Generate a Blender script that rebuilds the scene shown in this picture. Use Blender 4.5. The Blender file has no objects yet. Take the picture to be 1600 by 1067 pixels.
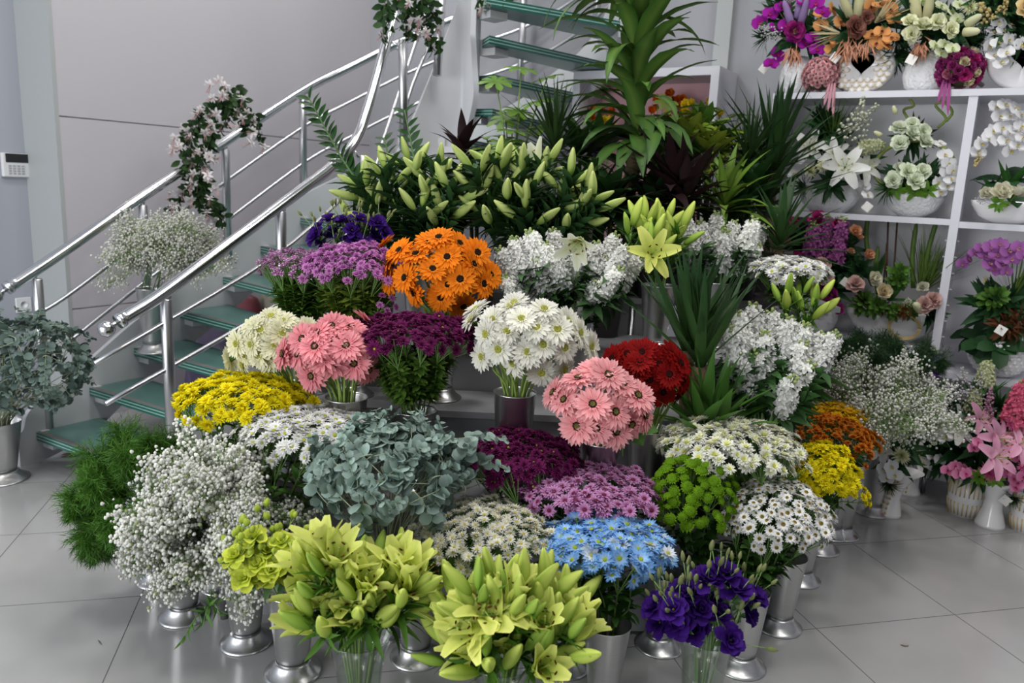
import bpy, math, random
import numpy as np
from mathutils import Vector, Matrix, Quaternion
random.seed(7); rng = np.random.default_rng(7)
SC = bpy.context.scene; COL = SC.collection
PI = math.pi; V3 = Vector
# ------------------------------------------------------------------ camera
F = 1218.4; PITCH = .198676; ROLL = .043964; YAW = .237386 - PI/4
CAM = V3((0, 0, 1.5385))
fw = V3((math.sin(YAW)*math.cos(PITCH), math.cos(YAW)*math.cos(PITCH), -math.sin(PITCH)))
_r = V3((math.cos(YAW), -math.sin(YAW), 0)); _u = _r.cross(fw)
CR = _r*math.cos(ROLL) + _u*math.sin(ROLL); CU = -_r*math.sin(ROLL) + _u*math.cos(ROLL)
HS = V3((math.sin(YAW), math.cos(YAW), 0)); HT = V3((math.cos(YAW), -math.sin(YAW), 0))
UP = V3((0, 0, 1))
def ray(u, v): return fw*F + CR*(u-800) - CU*(v-533.5)
def at(u, v, d): return CAM + ray(u, v)*(d/F)                  # pixel + distance -> place
def onz(u, v, z=0.): d = ray(u, v); return CAM + d*((z-CAM.z)/d.z)
def ony(u, v, y): d = ray(u, v); return CAM + d*((y-CAM.y)/d.y)
def onx(u, v, x): d = ray(u, v); return CAM + d*((x-CAM.x)/d.x)
def proj(p):
    q = p-CAM; z = q.dot(fw); return 800+F*q.dot(CR)/z, 533.5-F*q.dot(CU)/z
def ST(s, t, z=0.): return HS*s + HT*t + UP*z
cd = bpy.data.cameras.new('camera'); cam = bpy.data.objects.new('camera', cd); COL.objects.link(cam)
M = Matrix((CR, CU, -fw)).transposed().to_4x4(); M.translation = CAM; cam.matrix_world = M
cd.sensor_width = 36; cd.lens = F/1600*36; cd.clip_start = .05; cd.clip_end = 60
cd.dof.use_dof = True; cd.dof.focus_distance = 2.75; cd.dof.aperture_fstop = 2.6
SC.camera = cam
# ------------------------------------------------------------------ materials
def mat(name, col=(.5, .5, .5), rough=.5, metal=0., spec=.5, vcol=False, trans=0., vary=0., bump=0., bscale=40., coat=0., aniso=0.):
    m = bpy.data.materials.new(name); m.use_nodes = True; nt = m.node_tree; n = nt.nodes; L = nt.links
    b = n['Principled BSDF']; out = n['Material Output']
    b.inputs['Roughness'].default_value = rough; b.inputs['Metallic'].default_value = metal
    b.inputs['Specular IOR Level'].default_value = spec; b.inputs['Coat Weight'].default_value = coat
    if aniso: b.inputs['Anisotropic'].default_value = aniso
    src = None
    if vcol:
        a = n.new('ShaderNodeAttribute'); a.attribute_name = 'Col'; src = a.outputs['Color']
    else:
        rgb = n.new('ShaderNodeRGB'); rgb.outputs[0].default_value = (*col, 1); src = rgb.outputs[0]
    if vary:
        oi = n.new('ShaderNodeObjectInfo'); mr = n.new('ShaderNodeMapRange')
        mr.inputs['To Min'].default_value = 1-vary; mr.inputs['To Max'].default_value = 1+vary*.6
        L.new(oi.outputs['Random'], mr.inputs['Value'])
        mx = n.new('ShaderNodeVectorMath'); mx.operation = 'SCALE'
        L.new(src, mx.inputs[0]); L.new(mr.outputs[0], mx.inputs['Scale']); src = mx.outputs[0]
    L.new(src, b.inputs['Base Color'])
    if bump:
        tc = n.new('ShaderNodeTexCoord'); nz = n.new('ShaderNodeTexNoise'); nz.inputs['Scale'].default_value = bscale
        bp = n.new('ShaderNodeBump'); bp.inputs['Strength'].default_value = bump; bp.inputs['Distance'].default_value = .01
        L.new(tc.outputs['Object'], nz.inputs['Vector']); L.new(nz.outputs['Fac'], bp.inputs['Height']); L.new(bp.outputs[0], b.inputs['Normal'])
    if trans:
        t = n.new('ShaderNodeBsdfTranslucent'); L.new(src, t.inputs['Color'])
        ms = n.new('ShaderNodeMixShader'); ms.inputs[0].default_value = trans
        L.new(b.outputs[0], ms.inputs[1]); L.new(t.outputs[0], ms.inputs[2]); L.new(ms.outputs[0], out.inputs['Surface'])
    m.diffuse_color = (*col, 1)
    return m
PETAL = mat('petal', rough=.7, spec=.12, vcol=True, trans=.3, vary=.14)
LEAF = mat('leaf', rough=.48, spec=.25, vcol=True, trans=.14, vary=.18)
WAXY = mat('waxy_leaf', rough=.6, spec=.3, vcol=True, trans=.1, vary=.14)
STEM = mat('stem', rough=.5, spec=.3, vcol=True)
WOODY = mat('bark', rough=.85, spec=.2, vcol=True, bump=.6, bscale=60)
CHROME = mat('polished_steel', (.72, .73, .75), .16, 1.)
STEEL = mat('satin_steel', (.6, .6, .62), .3, 1.)
WHITE = mat('white_lacquer', (.54, .55, .57), .3, 0, .5)
WALLP = mat('glossy_wall_panel', (.455, .438, .465), .25, 0, .45)
WALLB = mat('wall_paint_grey', (.285, .29, .315), .6)
WALLL = mat('wall_paint_blue_grey', (.33, .35, .40), .5)
STRIP = mat('wall_strip', (.34, .36, .36), .5)
SHELFM = mat('shelf_board', (.56, .56, .61), .4)
SHELFB = mat('shelf_back', (.80, .79, .81), .6)
CERAM = mat('white_ceramic', (.78, .77, .77), .18, 0, .5, coat=.3)
CERAMT = mat('textured_ceramic', (.76, .76, .77), .28, 0, .5, bump=.8, bscale=70)
GOLD = mat('gold_trim', (.62, .47, .2), .4, .4)
COPPER = mat('copper_mesh', (.36, .15, .08), .5, .2)
PLASTIC = mat('white_plastic', (.62, .63, .64), .4)
DARK = mat('dark_plastic', (.012, .012, .014), .15)
GREYP = mat('grey_plastic', (.3, .31, .34), .5)
PAPER = mat('paper', (.78, .77, .73), .7)
TERRA = mat('dark_pot', (.06, .05, .05), .5)
PINKW = mat('pink_panel', (.55, .3, .33), .5)
STANDM = mat('shaded_stand', (.22, .22, .23), .5)  # pale panels; the shade among the bunches is put into this dark grey
PURPLEF = mat('purple_wrap', (.09, .075, .13), .35, bump=.5, bscale=9)
MAROON = mat('maroon_wrap', (.26, .06, .075), .4, bump=.4, bscale=8)
BEIGE = mat('beige_wrap', (.42, .4, .31), .6, bump=.4, bscale=8)
PINKF = mat('pink_wrap', (.5, .3, .32), .5)

def nodes(name):
    m = bpy.data.materials.new(name); m.use_nodes = True
    return m, m.node_tree.nodes, m.node_tree.links
def brushed():
    m, n, L = nodes('brushed_aluminium'); b = n['Principled BSDF']; b.inputs['Metallic'].default_value = 1
    tc = n.new('ShaderNodeTexCoord'); mp = n.new('ShaderNodeMapping'); mp.inputs['Scale'].default_value = (3, 3, 260)
    nz = n.new('ShaderNodeTexNoise'); nz.inputs['Scale'].default_value = 3; nz.inputs['Detail'].default_value = 4
    L.new(tc.outputs['Object'], mp.inputs[0]); L.new(mp.outputs[0], nz.inputs['Vector'])
    r = n.new('ShaderNodeMapRange'); r.inputs['To Min'].default_value = .24; r.inputs['To Max'].default_value = .42
    L.new(nz.outputs['Fac'], r.inputs['Value']); L.new(r.outputs[0], b.inputs['Roughness'])
    c = n.new('ShaderNodeMapRange'); c.inputs['To Min'].default_value = .52; c.inputs['To Max'].default_value = .68
    cc = n.new('ShaderNodeCombineColor'); L.new(nz.outputs['Fac'], c.inputs['Value'])
    for i in range(3): L.new(c.outputs[0], cc.inputs[i])
    L.new(cc.outputs[0], b.inputs['Base Color'])
    bp = n.new('ShaderNodeBump'); bp.inputs['Strength'].default_value = .08; bp.inputs['Distance'].default_value = .002
    L.new(nz.outputs['Fac'], bp.inputs['Height']); L.new(bp.outputs[0], b.inputs['Normal'])
    return m
ALU = brushed()
def glassy(name, tint, gl):
    m, n, L = nodes(name); n.remove(n['Principled BSDF'])
    t = n.new('ShaderNodeBsdfTransparent'); t.inputs[0].default_value = (*tint, 1)
    g = n.new('ShaderNodeBsdfGlossy'); g.inputs['Roughness'].default_value = .03
    lw = n.new('ShaderNodeLayerWeight'); lw.inputs[0].default_value = .25; fr = n.new('ShaderNodeMapRange')
    fr.inputs['To Min'].default_value = .03*gl; fr.inputs['To Max'].default_value = .55*gl; L.new(lw.outputs['Facing'], fr.inputs['Value'])
    ms = n.new('ShaderNodeMixShader'); L.new(fr.outputs[0], ms.inputs[0]); L.new(t.outputs[0], ms.inputs[1]); L.new(g.outputs[0], ms.inputs[2])
    L.new(ms.outputs[0], n['Material Output'].inputs[0]); return m
GLASS = glassy('vase_glass', (.93, .95, .94), 1.)
WATER = glassy('water', (.88, .92, .86), .4)
def treadglass():
    m, n, L = nodes('tread_glass'); b = n['Principled BSDF']
    b.inputs['Base Color'].default_value = (.17, .34, .31, 1); b.inputs['Roughness'].default_value = .22
    t = n.new('ShaderNodeBsdfTranslucent'); t.inputs[0].default_value = (.42, .58, .55, 1)
    ms = n.new('ShaderNodeMixShader'); ms.inputs[0].default_value = .35
    L.new(b.outputs[0], ms.inputs[1]); L.new(t.outputs[0], ms.inputs[2]); L.new(ms.outputs[0], n['Material Output'].inputs[0])
    return m
TGLASS = treadglass()
TEDGE = mat('glass_edge', (.02, .11, .085), .12)
TLITE = mat('glass_interlayer', (.3, .47, .42), .2)
NOSE = mat('nosing_strip', (.16, .15, .145), .6)
def tiles():
    m, n, L = nodes('floor_tile'); b = n['Principled BSDF']
    tc = n.new('ShaderNodeTexCoord'); sp = n.new('ShaderNodeSeparateXYZ'); L.new(tc.outputs['Object'], sp.inputs[0])
    ed = []
    for ax in (0, 1):
        d = n.new('ShaderNodeMath'); d.operation = 'DIVIDE'; d.inputs[1].default_value = .6; L.new(sp.outputs[ax], d.inputs[0])
        pp = n.new('ShaderNodeMath'); pp.operation = 'PINGPONG'; pp.inputs[1].default_value = .5; L.new(d.outputs[0], pp.inputs[0]); ed.append(pp)
    mn = n.new('ShaderNodeMath'); mn.operation = 'MINIMUM'; L.new(ed[0].outputs[0], mn.inputs[0]); L.new(ed[1].outputs[0], mn.inputs[1])
    gt = n.new('ShaderNodeMapRange'); gt.inputs['From Min'].default_value = .0022; gt.inputs['From Max'].default_value = .0036
    L.new(mn.outputs[0], gt.inputs['Value'])
    nz = n.new('ShaderNodeTexNoise'); nz.inputs['Scale'].default_value = 2.2; nz.inputs['Detail'].default_value = 6; nz.inputs['Roughness'].default_value = .6
    L.new(tc.outputs['Object'], nz.inputs['Vector'])
    rp = n.new('ShaderNodeValToRGB'); rp.color_ramp.elements[0].position = .35; rp.color_ramp.elements[1].position = .7
    rp.color_ramp.elements[0].color = (.345, .342, .34, 1); rp.color_ramp.elements[1].color = (.38, .377, .374, 1); L.new(nz.outputs['Fac'], rp.inputs[0])
    mx = n.new('ShaderNodeMix'); mx.data_type = 'RGBA'; mx.inputs[6].default_value = (.10, .10, .105, 1)
    L.new(gt.outputs[0], mx.inputs[0]); L.new(rp.outputs[0], mx.inputs[7]); L.new(mx.outputs[2], b.inputs['Base Color'])
    rr = n.new('ShaderNodeMapRange'); rr.inputs['To Min'].default_value = .6; rr.inputs['To Max'].default_value = .13
    L.new(gt.outputs[0], rr.inputs['Value']); L.new(rr.outputs[0], b.inputs['Roughness'])
    bp = n.new('ShaderNodeBump'); bp.inputs['Strength'].default_value = .5; bp.inputs['Distance'].default_value = .002
    L.new(gt.outputs[0], bp.inputs['Height']); L.new(bp.outputs[0], b.inputs['Normal']); return m
TILES = tiles()
# ------------------------------------------------------------------ mesh helpers
def basis(n, spin=0.):
    n = n.normalized(); a = UP if abs(n.z) < .95 else V3((1, 0, 0))
    x = a.cross(n).normalized(); y = n.cross(x)
    return (x*math.cos(spin)+y*math.sin(spin)), (y*math.cos(spin)-x*math.sin(spin)), n
def frame(o, n, spin=0., s=1.):
    x, y, z = basis(n, spin); m = Matrix((x*s, y*s, z*s)).transposed().to_4x4(); m.translation = o; return m
def rv(s=1.): return V3((random.gauss(0, s), random.gauss(0, s), random.gauss(0, s)))
def lerp(a, b, t): return tuple(p+(q-p)*t for p, q in zip(a, b))
PROF = {
 'petal': lambda t: math.sin(PI*min(1, .12+.80*t**.85))**.75,
 'strap': lambda t: (min(1, .55+t*1.6))*(1 if t < .75 else math.sqrt(max(0, 1-((t-.75)/.25)**2))*.98+.02),
 'leaf': lambda t: math.sin(PI*max(.02, t)**.8)**.9 if t < 1 else .0,
 'round': lambda t: math.sqrt(max(0, 1-(2*t-1)**2))*.98+.02,
 'sword': lambda t: (.6+.4*min(1, t*4))*(1-t**2.2)+.01,
 'fan': lambda t: (.18+.82*t**.7)*(1 if t < .8 else math.sqrt(max(0, 1-((t-.8)/.2)**2))*.75+.25),
 'lance': lambda t: math.sin(PI*(.04+.96*t)**.62)**1.0 if t < 1 else 0.,
}
class MB:
    def __init__(s): s.v = []; s.f = []; s.c = []; s.n = 0; s.mi = []
    def add(s, v, f, c, mi=0):
        k = s.n; s.v.extend(v); s.f.extend([tuple(i+k for i in q) for q in f]); s.n += len(v)
        if isinstance(c, list): s.c.extend(c)
        else: s.c.extend([c]*len(v))
        s.mi.extend([mi]*len(f))
    def blade(s, o, d, nrm, L, W, prof='petal', bend=0., cup=0., c0=(1, 1, 1), c1=None, ns=4, side=0., cm=None, wav=0., bend0=0.):
        """a curved petal or leaf: o base, d direction, nrm upper side; bend turns it away from nrm along its length; cm: midrib colour"""
        c1 = c1 or c0; d = d.normalized(); w = d.cross(nrm)
        if w.length < 1e-6: w = d.cross(V3((.3, .5, .8)))
        w.normalize(); n = w.cross(d).normalized(); p = V3(o); pf = PROF[prof]; vs = []; cs = []
        for k in range(ns+1):
            t = k/ns; a = bend0 + (bend-bend0)*t
            dk = d*math.cos(a) - n*math.sin(a) + w*(side*t); nk = n*math.cos(a) + d*math.sin(a)
            h = W*.5*pf(t); cc = lerp(c0, c1, t); up = nk*(cup*h)
            q = wav*W*random.uniform(-1, 1); q2 = wav*W*random.uniform(-1, 1)
            vs += [p - w*h + up + nk*q, p.copy(), p + w*h + up + nk*q2]
            cs += [cc, lerp(cc, cm, .8*(1-t*.5)) if cm else cc, cc]
            p = p + dk.normalized()*(L/ns)
        fs = []
        for k in range(ns):
            b = 3*k; fs += [(b, b+1, b+4, b+3), (b+1, b+2, b+5, b+4)]
        s.add(vs, fs, cs); return p
    def tube(s, pts, r, n=6, c=(1, 1, 1), cap=True, c1=None):
        pts = [V3(p) for p in pts]; m = len(pts); vs = []; cs = []; prev = None
        rs = r if isinstance(r, (list, tuple)) else [r]*m
        for i, p in enumerate(pts):
            t = (pts[min(i+1, m-1)]-pts[max(i-1, 0)])
            t = t.normalized() if t.length > 1e-9 else UP
            if prev is None: x = basis(t)[0]
            else:
                x = prev - t*prev.dot(t)
                x = x.normalized() if x.length > 1e-6 else basis(t)[0]
            prev = x; y = t.cross(x); cc = lerp(c, c1, i/(m-1)) if c1 else c
            for k in range(n):
                a = 2*PI*k/n; vs.append(p + (x*math.cos(a)+y*math.sin(a))*rs[i]); cs.append(cc)
        fs = [(i*n+k, i*n+(k+1) % n, (i+1)*n+(k+1) % n, (i+1)*n+k) for i in range(m-1) for k in range(n)]
        if cap: fs += [tuple(range(n-1, -1, -1)), tuple(range((m-1)*n, m*n))]
        s.add(vs, fs, cs)
    def lathe(s, prof, n=24, m=None, c=(1, 1, 1), cap=True, lobes=0, amp=0., cs=None):
        m = m or Matrix(); vs = []; cl = []
        for j, (r, z) in enumerate(prof):
            for k in range(n):
                a = 2*PI*k/n; rr = r*(1+amp*math.cos(lobes*a)) if lobes else r
                vs.append(m @ V3((rr*math.cos(a), rr*math.sin(a), z))); cl.append(cs(j/(len(prof)-1), a) if cs else c)
        fs = [(j*n+k, j*n+(k+1) % n, (j+1)*n+(k+1) % n, (j+1)*n+k) for j in range(len(prof)-1) for k in range(n)]
        if cap:
            if prof[0][0] > 1e-4: fs.append(tuple(range(n-1, -1, -1)))
            if prof[-1][0] > 1e-4: fs.append(tuple(range((len(prof)-1)*n, len(prof)*n)))
        s.add(vs, fs, cl)
    def ball(s, o, r, c=(1, 1, 1), n=8, m=5, sq=1., ax=UP):
        prof = [(r*math.sin(PI*j/m)+1e-5, -r*sq*math.cos(PI*j/m)) for j in range(m+1)]
        s.lathe(prof, n, frame(o, ax), c, cap=False)
    def box(s, lo, hi, c=(1, 1, 1), m=None, mi=0):
        x0, y0, z0 = lo; x1, y1, z1 = hi
        v = [V3(p) for p in ((x0,y0,z0),(x1,y0,z0),(x1,y1,z0),(x0,y1,z0),(x0,y0,z1),(x1,y0,z1),(x1,y1,z1),(x0,y1,z1))]
        if m: v = [m @ p for p in v]
        s.add(v, [(0,3,2,1),(4,5,6,7),(0,1,5,4),(1,2,6,5),(2,3,7,6),(3,0,4,7)], c, mi)
    def prism(s, ring, z0, z1, c=(1, 1, 1), mi=0):
        n = len(ring); v = [V3((x, y, z0)) for x, y in ring]+[V3((x, y, z1)) for x, y in ring]
        s.add(v, [tuple(range(n-1, -1, -1)), tuple(range(n, 2*n))]+[(i, (i+1) % n, n+(i+1) % n, n+i) for i in range(n)], c, mi)
    def many(s, tv, tf, tc, pos, sc, rot=None):
        """stamp one small template (numpy) at many places"""
        tv = np.asarray(tv, float)
        for i, p in enumerate(pos):
            w = tv*sc[i] if rot is None else (tv*sc[i]) @ rot[i].T
            s.add((w+np.asarray(p)).tolist(), tf, tc if isinstance(tc, list) else tc)
    def needles(s, P, D, L, w, c0, c1):
        for p, d, l in zip(P, D, L):
            x = d.cross(V3((random.random()-.5, random.random()-.5, random.random()-.5)))
            if x.length < 1e-6: continue
            x = x.normalized()*w
            cc = lerp(c0, c1, random.random()); m = p + d*(l*.5)
            s.add([p-x, p+x, m+x*.8, m-x*.8, p+d*l], [(0, 1, 2, 3), (3, 2, 4)], cc)
    def mesh(s, name, mats, smooth=True):
        me = bpy.data.meshes.new(name); me.from_pydata([tuple(p) for p in s.v], [], s.f)
        a = me.color_attributes.new('Col', 'FLOAT_COLOR', 'POINT')
        arr = np.ones((len(s.c), 4), np.float32); arr[:, :3] = np.array(s.c, np.float32).reshape(-1, 3); a.data.foreach_set('color', arr.ravel())
        if not isinstance(mats, (list, tuple)): mats = [mats]
        for m in mats: me.materials.append(m)
        if len(mats) > 1: me.polygons.foreach_set('material_index', s.mi)
        me.polygons.foreach_set('use_smooth', [smooth]*len(me.polygons)); me.update()
        return me
    def obj(s, name, m, parent=None, smooth=True): return link(name, s.mesh(name, m, smooth), parent)
def link(name, me, parent=None, mw=None):
    o = bpy.data.objects.new(name, me); COL.objects.link(o)
    if parent: o.parent = parent
    if mw is not None: o.matrix_local = mw
    return o
def tag(o, label, cat, group=None):
    o['label'] = label; o['category'] = cat
    if group: o['group'] = group
    assert len(label.split()) <= 16 and len(label.split()) >= 4, label
    return o
def thing(name, label, cat, loc, group=None):
    o = bpy.data.objects.new(name, None); COL.objects.link(o); o.location = loc; o.empty_display_size = .05
    return tag(o, label, cat, group)
def struct(o): o['kind'] = 'structure'; return o
def bez(ps, n=8):
    """smooth line through points (Catmull-Rom)"""
    ps = [V3(p) for p in ps]; q = [ps[0]*2-ps[1]]+ps+[ps[-1]*2-ps[-2]]; out = []
    for i in range(1, len(q)-2):
        for k in range(n):
            t = k/n; a, b, c, d = q[i-1:i+3]
            out.append((b*2+(c-a)*t+(a*2-b*5+c*4-d)*t*t+(b*3-a-c*3+d)*t**3)*.5)
    out.append(ps[-1]); return out
ORD = ['first','second','third','fourth','fifth','sixth','seventh','eighth','ninth','tenth','eleventh','twelfth','thirteenth','fourteenth','fifteenth','sixteenth','seventeenth','eighteenth','nineteenth','twentieth']
def places(pts):
    """where each of a bunch stands among its fellows, in words"""
    uv = [proj(p) for p in pts]; n = len(uv)
    rows = max(1, min(4, round(math.sqrt(n)*.75))); order = sorted(range(n), key=lambda i: uv[i][1]); res = [None]*n
    names = {1: [''], 2: ['upper row', 'lower row'], 3: ['top row', 'middle row', 'bottom row'], 4: ['top row', 'second row', 'third row', 'bottom row']}[rows]
    for k in range(rows):
        idx = sorted(order[round(k*n/rows):round((k+1)*n/rows)], key=lambda i: uv[i][0])
        for j, i in enumerate(idx): res[i] = f"{ORD[j]} from left" + (f", {names[k]}" if names[k] else '')
    return res
# ------------------------------------------------------------------ flower library (shared meshes, facing +Z)
LIB = {}
GREEN = (.075, .16, .03); DKGREEN = (.025, .07, .02); PALEG = (.22, .34, .09)
def ringdir(a, el): return V3((math.cos(a)*math.cos(el), math.sin(a)*math.cos(el), math.sin(el)))
def ringnrm(a, el): return V3((-math.cos(a)*math.sin(el), -math.sin(a)*math.sin(el), math.cos(el)))
def whorl(mb, n, L, W, el, bend, c0, c1, prof='petal', cup=0., z=0., r0=.0, ns=3, jit=.06, ph=0., cm=None, wav=0.):
    for k in range(n):
        a = 2*PI*(k+ph)/n + random.gauss(0, jit); e = el + random.gauss(0, jit)
        k2 = random.uniform(.9, 1.08); sh = random.uniform(.9, 1.08)
        mb.blade(V3((math.cos(a)*r0, math.sin(a)*r0, z)), ringdir(a, e), ringnrm(a, e), L*k2, W, prof, bend+random.gauss(0, jit), cup, tuple(x*sh for x in c0), tuple(x*sh for x in c1), ns, cm=cm, wav=wav)
def dome(mb, r, h, c0, c1, n=12, z=0.):
    mb.lathe([(r, z), (r*.92, z+h*.6), (r*.55, z+h), (r*.2, z+h*.9), (1e-5, z+h*.8)], n, None, cs=lambda t, a: lerp(c0, c1, t), cap=False)
def gerbera(key, c0, c1, d0, d1, inner):
    if key in LIB: return LIB[key]
    res = []
    for v in range(2):
        mb = MB()
        whorl(mb, 24, .050, .0125, .06, .14, c0, c1, 'strap', .25, .0, .006, 4)
        whorl(mb, 22, .043, .0115, .26, .2, c0, c1, 'strap', .25, .002, .006, 4, ph=.5)
        whorl(mb, 22, .020, .005, .6, .5, inner, c1, 'strap', .2, .004, .006, 2)
        cal = MB(); cal.lathe([(.003, -.018), (.009, -.010), (.013, -.001), (.012, .001)], 10, None, (.12, .22, .06))
        dk = MB(); dk.lathe([(.0125, .002), (.012, .0075), (.008, .010), (.005, .009), (.0035, .007), (1e-5, .0065)], 14, None, cs=lambda t, a: d0 if t < .5 else d1, cap=False)
        for i in range(26):
            a = i*2.4; rr = .0125*math.sqrt(i/26); dk.ball((rr*math.cos(a), rr*math.sin(a), .0095), .0013, lerp(d1, d0, i/26), 5, 3)
        res.append((mb.mesh('petals', PETAL), dk.mesh('flower_center', PETAL), cal.mesh('calyx', LEAF)))
    LIB[key] = res; return res
def daisy(key, R, layers, dr, dh, d0, d1, green=True):
    """layers: (n, length factor, width, elevation, bend, base colour, tip colour)"""
    if key in LIB: return LIB[key]
    res = []
    for v in range(3):
        mb = MB()
        for i, (n, l, w, el, bd, c0, c1) in enumerate(layers):
            whorl(mb, n, R*l, w*R, el+random.uniform(-.1, .1), bd, c0, c1, 'strap', .2, .001*i, dr*.5, 2, jit=.1, ph=.5*i)
        if dr > 0: dome(mb, dr, dh, d0, d1, 9, .002)
        if green: mb.lathe([(.0015, -.007), (.0055, -.001), (.005, .001)], 6, None, (.1, .2, .05), cap=False)
        res.append(mb.mesh('blossom', PETAL))
    LIB[key] = res; return res
YC = (.62, .5, .03); YG = (.5, .55, .04); W1 = (.80, .80, .78)
def lib_daisies():
    W = (.82, .82, .80)
    daisy('white_mum', .024, [(16, 1, .42, .15, .1, W, W), (12, .72, .36, .6, .2, W, W)], .0062, .004, (.5, .52, .05), (.42, .5, .04))
    daisy('cream_mum', .024, [(18, 1, .4, .1, .1, (.78, .78, .6), W), (16, .8, .36, .45, .2, (.75, .77, .45), W), (10, .5, .3, .9, .2, (.66, .7, .2), (.8, .8, .6))], .005, .004, (.6, .55, .06), (.5, .56, .06))
    daisy('blue_mum', .027, [(15, 1, .4, .12, .12, (.62, .74, .84), (.07, .33, .78)), (13, .82, .36, .4, .15, (.55, .7, .84), (.10, .38, .82))], .0065, .004, (.42, .55, .04), (.32, .45, .03))
    daisy('bluewhite_mum', .027, [(15, 1, .4, .12, .12, (.8, .82, .84), (.35, .58, .84)), (13, .82, .36, .4, .15, (.82, .82, .82), (.7, .77, .84))], .0065, .004, (.5, .5, .1), (.42, .45, .08))
    daisy('white_dark_eye', .0175, [(15, 1, .46, .1, .25, W, W), (13, .82, .4, .3, .3, W, W)], .0062, .0035, (.36, .26, .04), (.045, .03, .012))
    daisy('mauve_mum', .022, [(15, 1, .42, .15, .35, (.36, .07, .22), (.62, .33, .60)), (13, .8, .38, .4, .35, (.34, .06, .2), (.66, .38, .64))], .0065, .004, (.16, .03, .07), (.13, .02, .05))
    daisy('purple_mum', .024, [(17, 1, .36, .1, .15, (.11, .008, .06), (.19, .018, .115)), (16, .8, .34, .4, .2, (.12, .008, .065), (.17, .015, .10)), (10, .5, .3, .85, .2, (.1, .008, .05), (.16, .015, .09))], .0042, .004, (.52, .5, .03), (.42, .46, .03))
    daisy('purple_full', .024, [(17, 1, .36, .1, .15, (.11, .008, .06), (.19, .018, .115)), (16, .8, .34, .4, .2, (.12, .008, .065), (.17, .015, .10)), (12, .55, .3, .85, .2, (.1, .008, .05), (.16, .015, .09)), (7, .4, .3, 1.2, .1, (.1, .008, .05), (.15, .015, .085))], .0, .004, YG, YG)
    daisy('yellow_mum', .024, [(16, 1, .4, .15, .1, (.82, .72, .01), (.88, .80, .02)), (14, .82, .38, .5, .1, (.82, .70, .01), (.88, .78, .02)), (10, .58, .36, .95, .1, (.8, .66, .008), (.86, .76, .015))], .003, .003, (.6, .5, .02), (.55, .45, .02))
    daisy('golden_mum', .02, [(16, 1, .42, .2, .1, (.70, .38, .008), (.76, .46, .012)), (12, .75, .4, .7, .1, (.68, .34, .006), (.76, .5, .015))], .003, .003, (.6, .4, .02), (.5, .3, .02))
    daisy('bronze_mum', .02, [(16, 1, .42, .2, .1, (.42, .1, .008), (.5, .15, .012)), (14, .75, .4, .7, .1, (.45, .10, .006), (.54, .18, .015)), (8, .5, .4, 1.1, 0, (.4, .08, .006), (.5, .14, .01))], .0, .003, YC, YC)
    daisy('aster', .0155, [(14, 1, .26, .15, .1, (.74, .74, .62), (.80, .79, .72)), (10, .8, .22, .5, .1, (.72, .72, .58), (.8, .79, .7))], .0036, .0025, (.62, .5, .08), (.55, .42, .05))
    daisy('pink_mum', .02, [(16, 1, .4, .2, .15, (.46, .13, .42), (.66, .28, .60)), (14, .75, .38, .6, .15, (.44, .13, .4), (.66, .30, .60)), (8, .5, .36, 1.0, 0, (.34, .08, .3), (.5, .18, .46))], .0025, .003, (.4, .12, .3), (.4, .3, .2))
    mbs = []
    for v in range(3):
        mb = MB()
        for k in range(3):
            p = V3((random.gauss(0, .008), random.gauss(0, .008), random.gauss(0, .003)))
            for j in range(6):
                a = j*PI/3+random.random(); e = random.uniform(.1, .5)
                mb.blade(p, ringdir(a, e), ringnrm(a, e), .010, .008, 'fan', .3, .2, (.2, .03, .15), (.72, .6, .72) if j % 2 else (.42, .13, .36), 2)
        mbs.append(mb.mesh('blossom', PETAL))
    LIB['statice'] = mbs
    res = []
    for v in range(3):                                          # green button mum: tight dome
        mb = MB()
        whorl(mb, 20, .019, .007, .1, .5, (.10, .22, .006), (.16, .32, .01), 'strap', .25, .002, .004, 3, jit=.08)
        mb.lathe([(.003, -.007), (.012, -.004), (.0165, .001), (.0155, .007), (.011, .0105), (.005, .0115), (1e-5, .0105)], 20, None, (.12, .25, .008), cap=False, lobes=10, amp=.04)
        for i in range(46):
            q = (i+.5)/46; r_ = math.sqrt(q)*.0155; a = i*2.39996; n_ = V3((math.cos(a)*q, math.sin(a)*q, 1.1-q*.6)).normalized()
            g = .85+.3*random.random(); mb.ball((math.cos(a)*r_, math.sin(a)*r_, .0112*(1-q*q*.75)), .0026, (.135*g, .28*g, .01), 5, 3, .8, n_)
        res.append(mb.mesh('blossom', PETAL))
    LIB['green_button'] = res
def cups(key, whorls, c0, c1, core=None, wav=.06):
    """lisianthus / rose / ranunculus cups: whorls = (n, L, W, elevation, bend, z)"""
    if key in LIB: return LIB[key]
    res = []
    for v in range(2):
        mb = MB()
        for i, (n, L, W, el, bd, z) in enumerate(whorls):
            whorl(mb, n, L, W, el, bd, c0, c1, 'fan', .45, z, .003, 4, jit=.1, ph=.37*i, wav=wav)
        if core: dome(mb, core[0], core[1], core[2], core[2], 8, .01)
        mb.lathe([(.002, -.02), (.006, -.004), (.006, .004)], 7, None, (.1, .2, .05), cap=False)
        res.append(mb.mesh('blossom', PETAL))
    LIB[key] = res; return res
LISW = [(5, .046, .048, .35, .5, 0), (5, .044, .044, .75, .5, .001), (4, .038, .036, 1.1, .3, .002), (3, .028, .026, 1.3, .1, .004)]
ROSEW = [(6, .036, .042, .62, .8, 0), (5, .036, .04, .95, .7, .001), (5, .035, .036, 1.15, .45, .002), (4, .032, .028, 1.32, .25, .003), (4, .029, .02, 1.45, .1, .004)]
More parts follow.
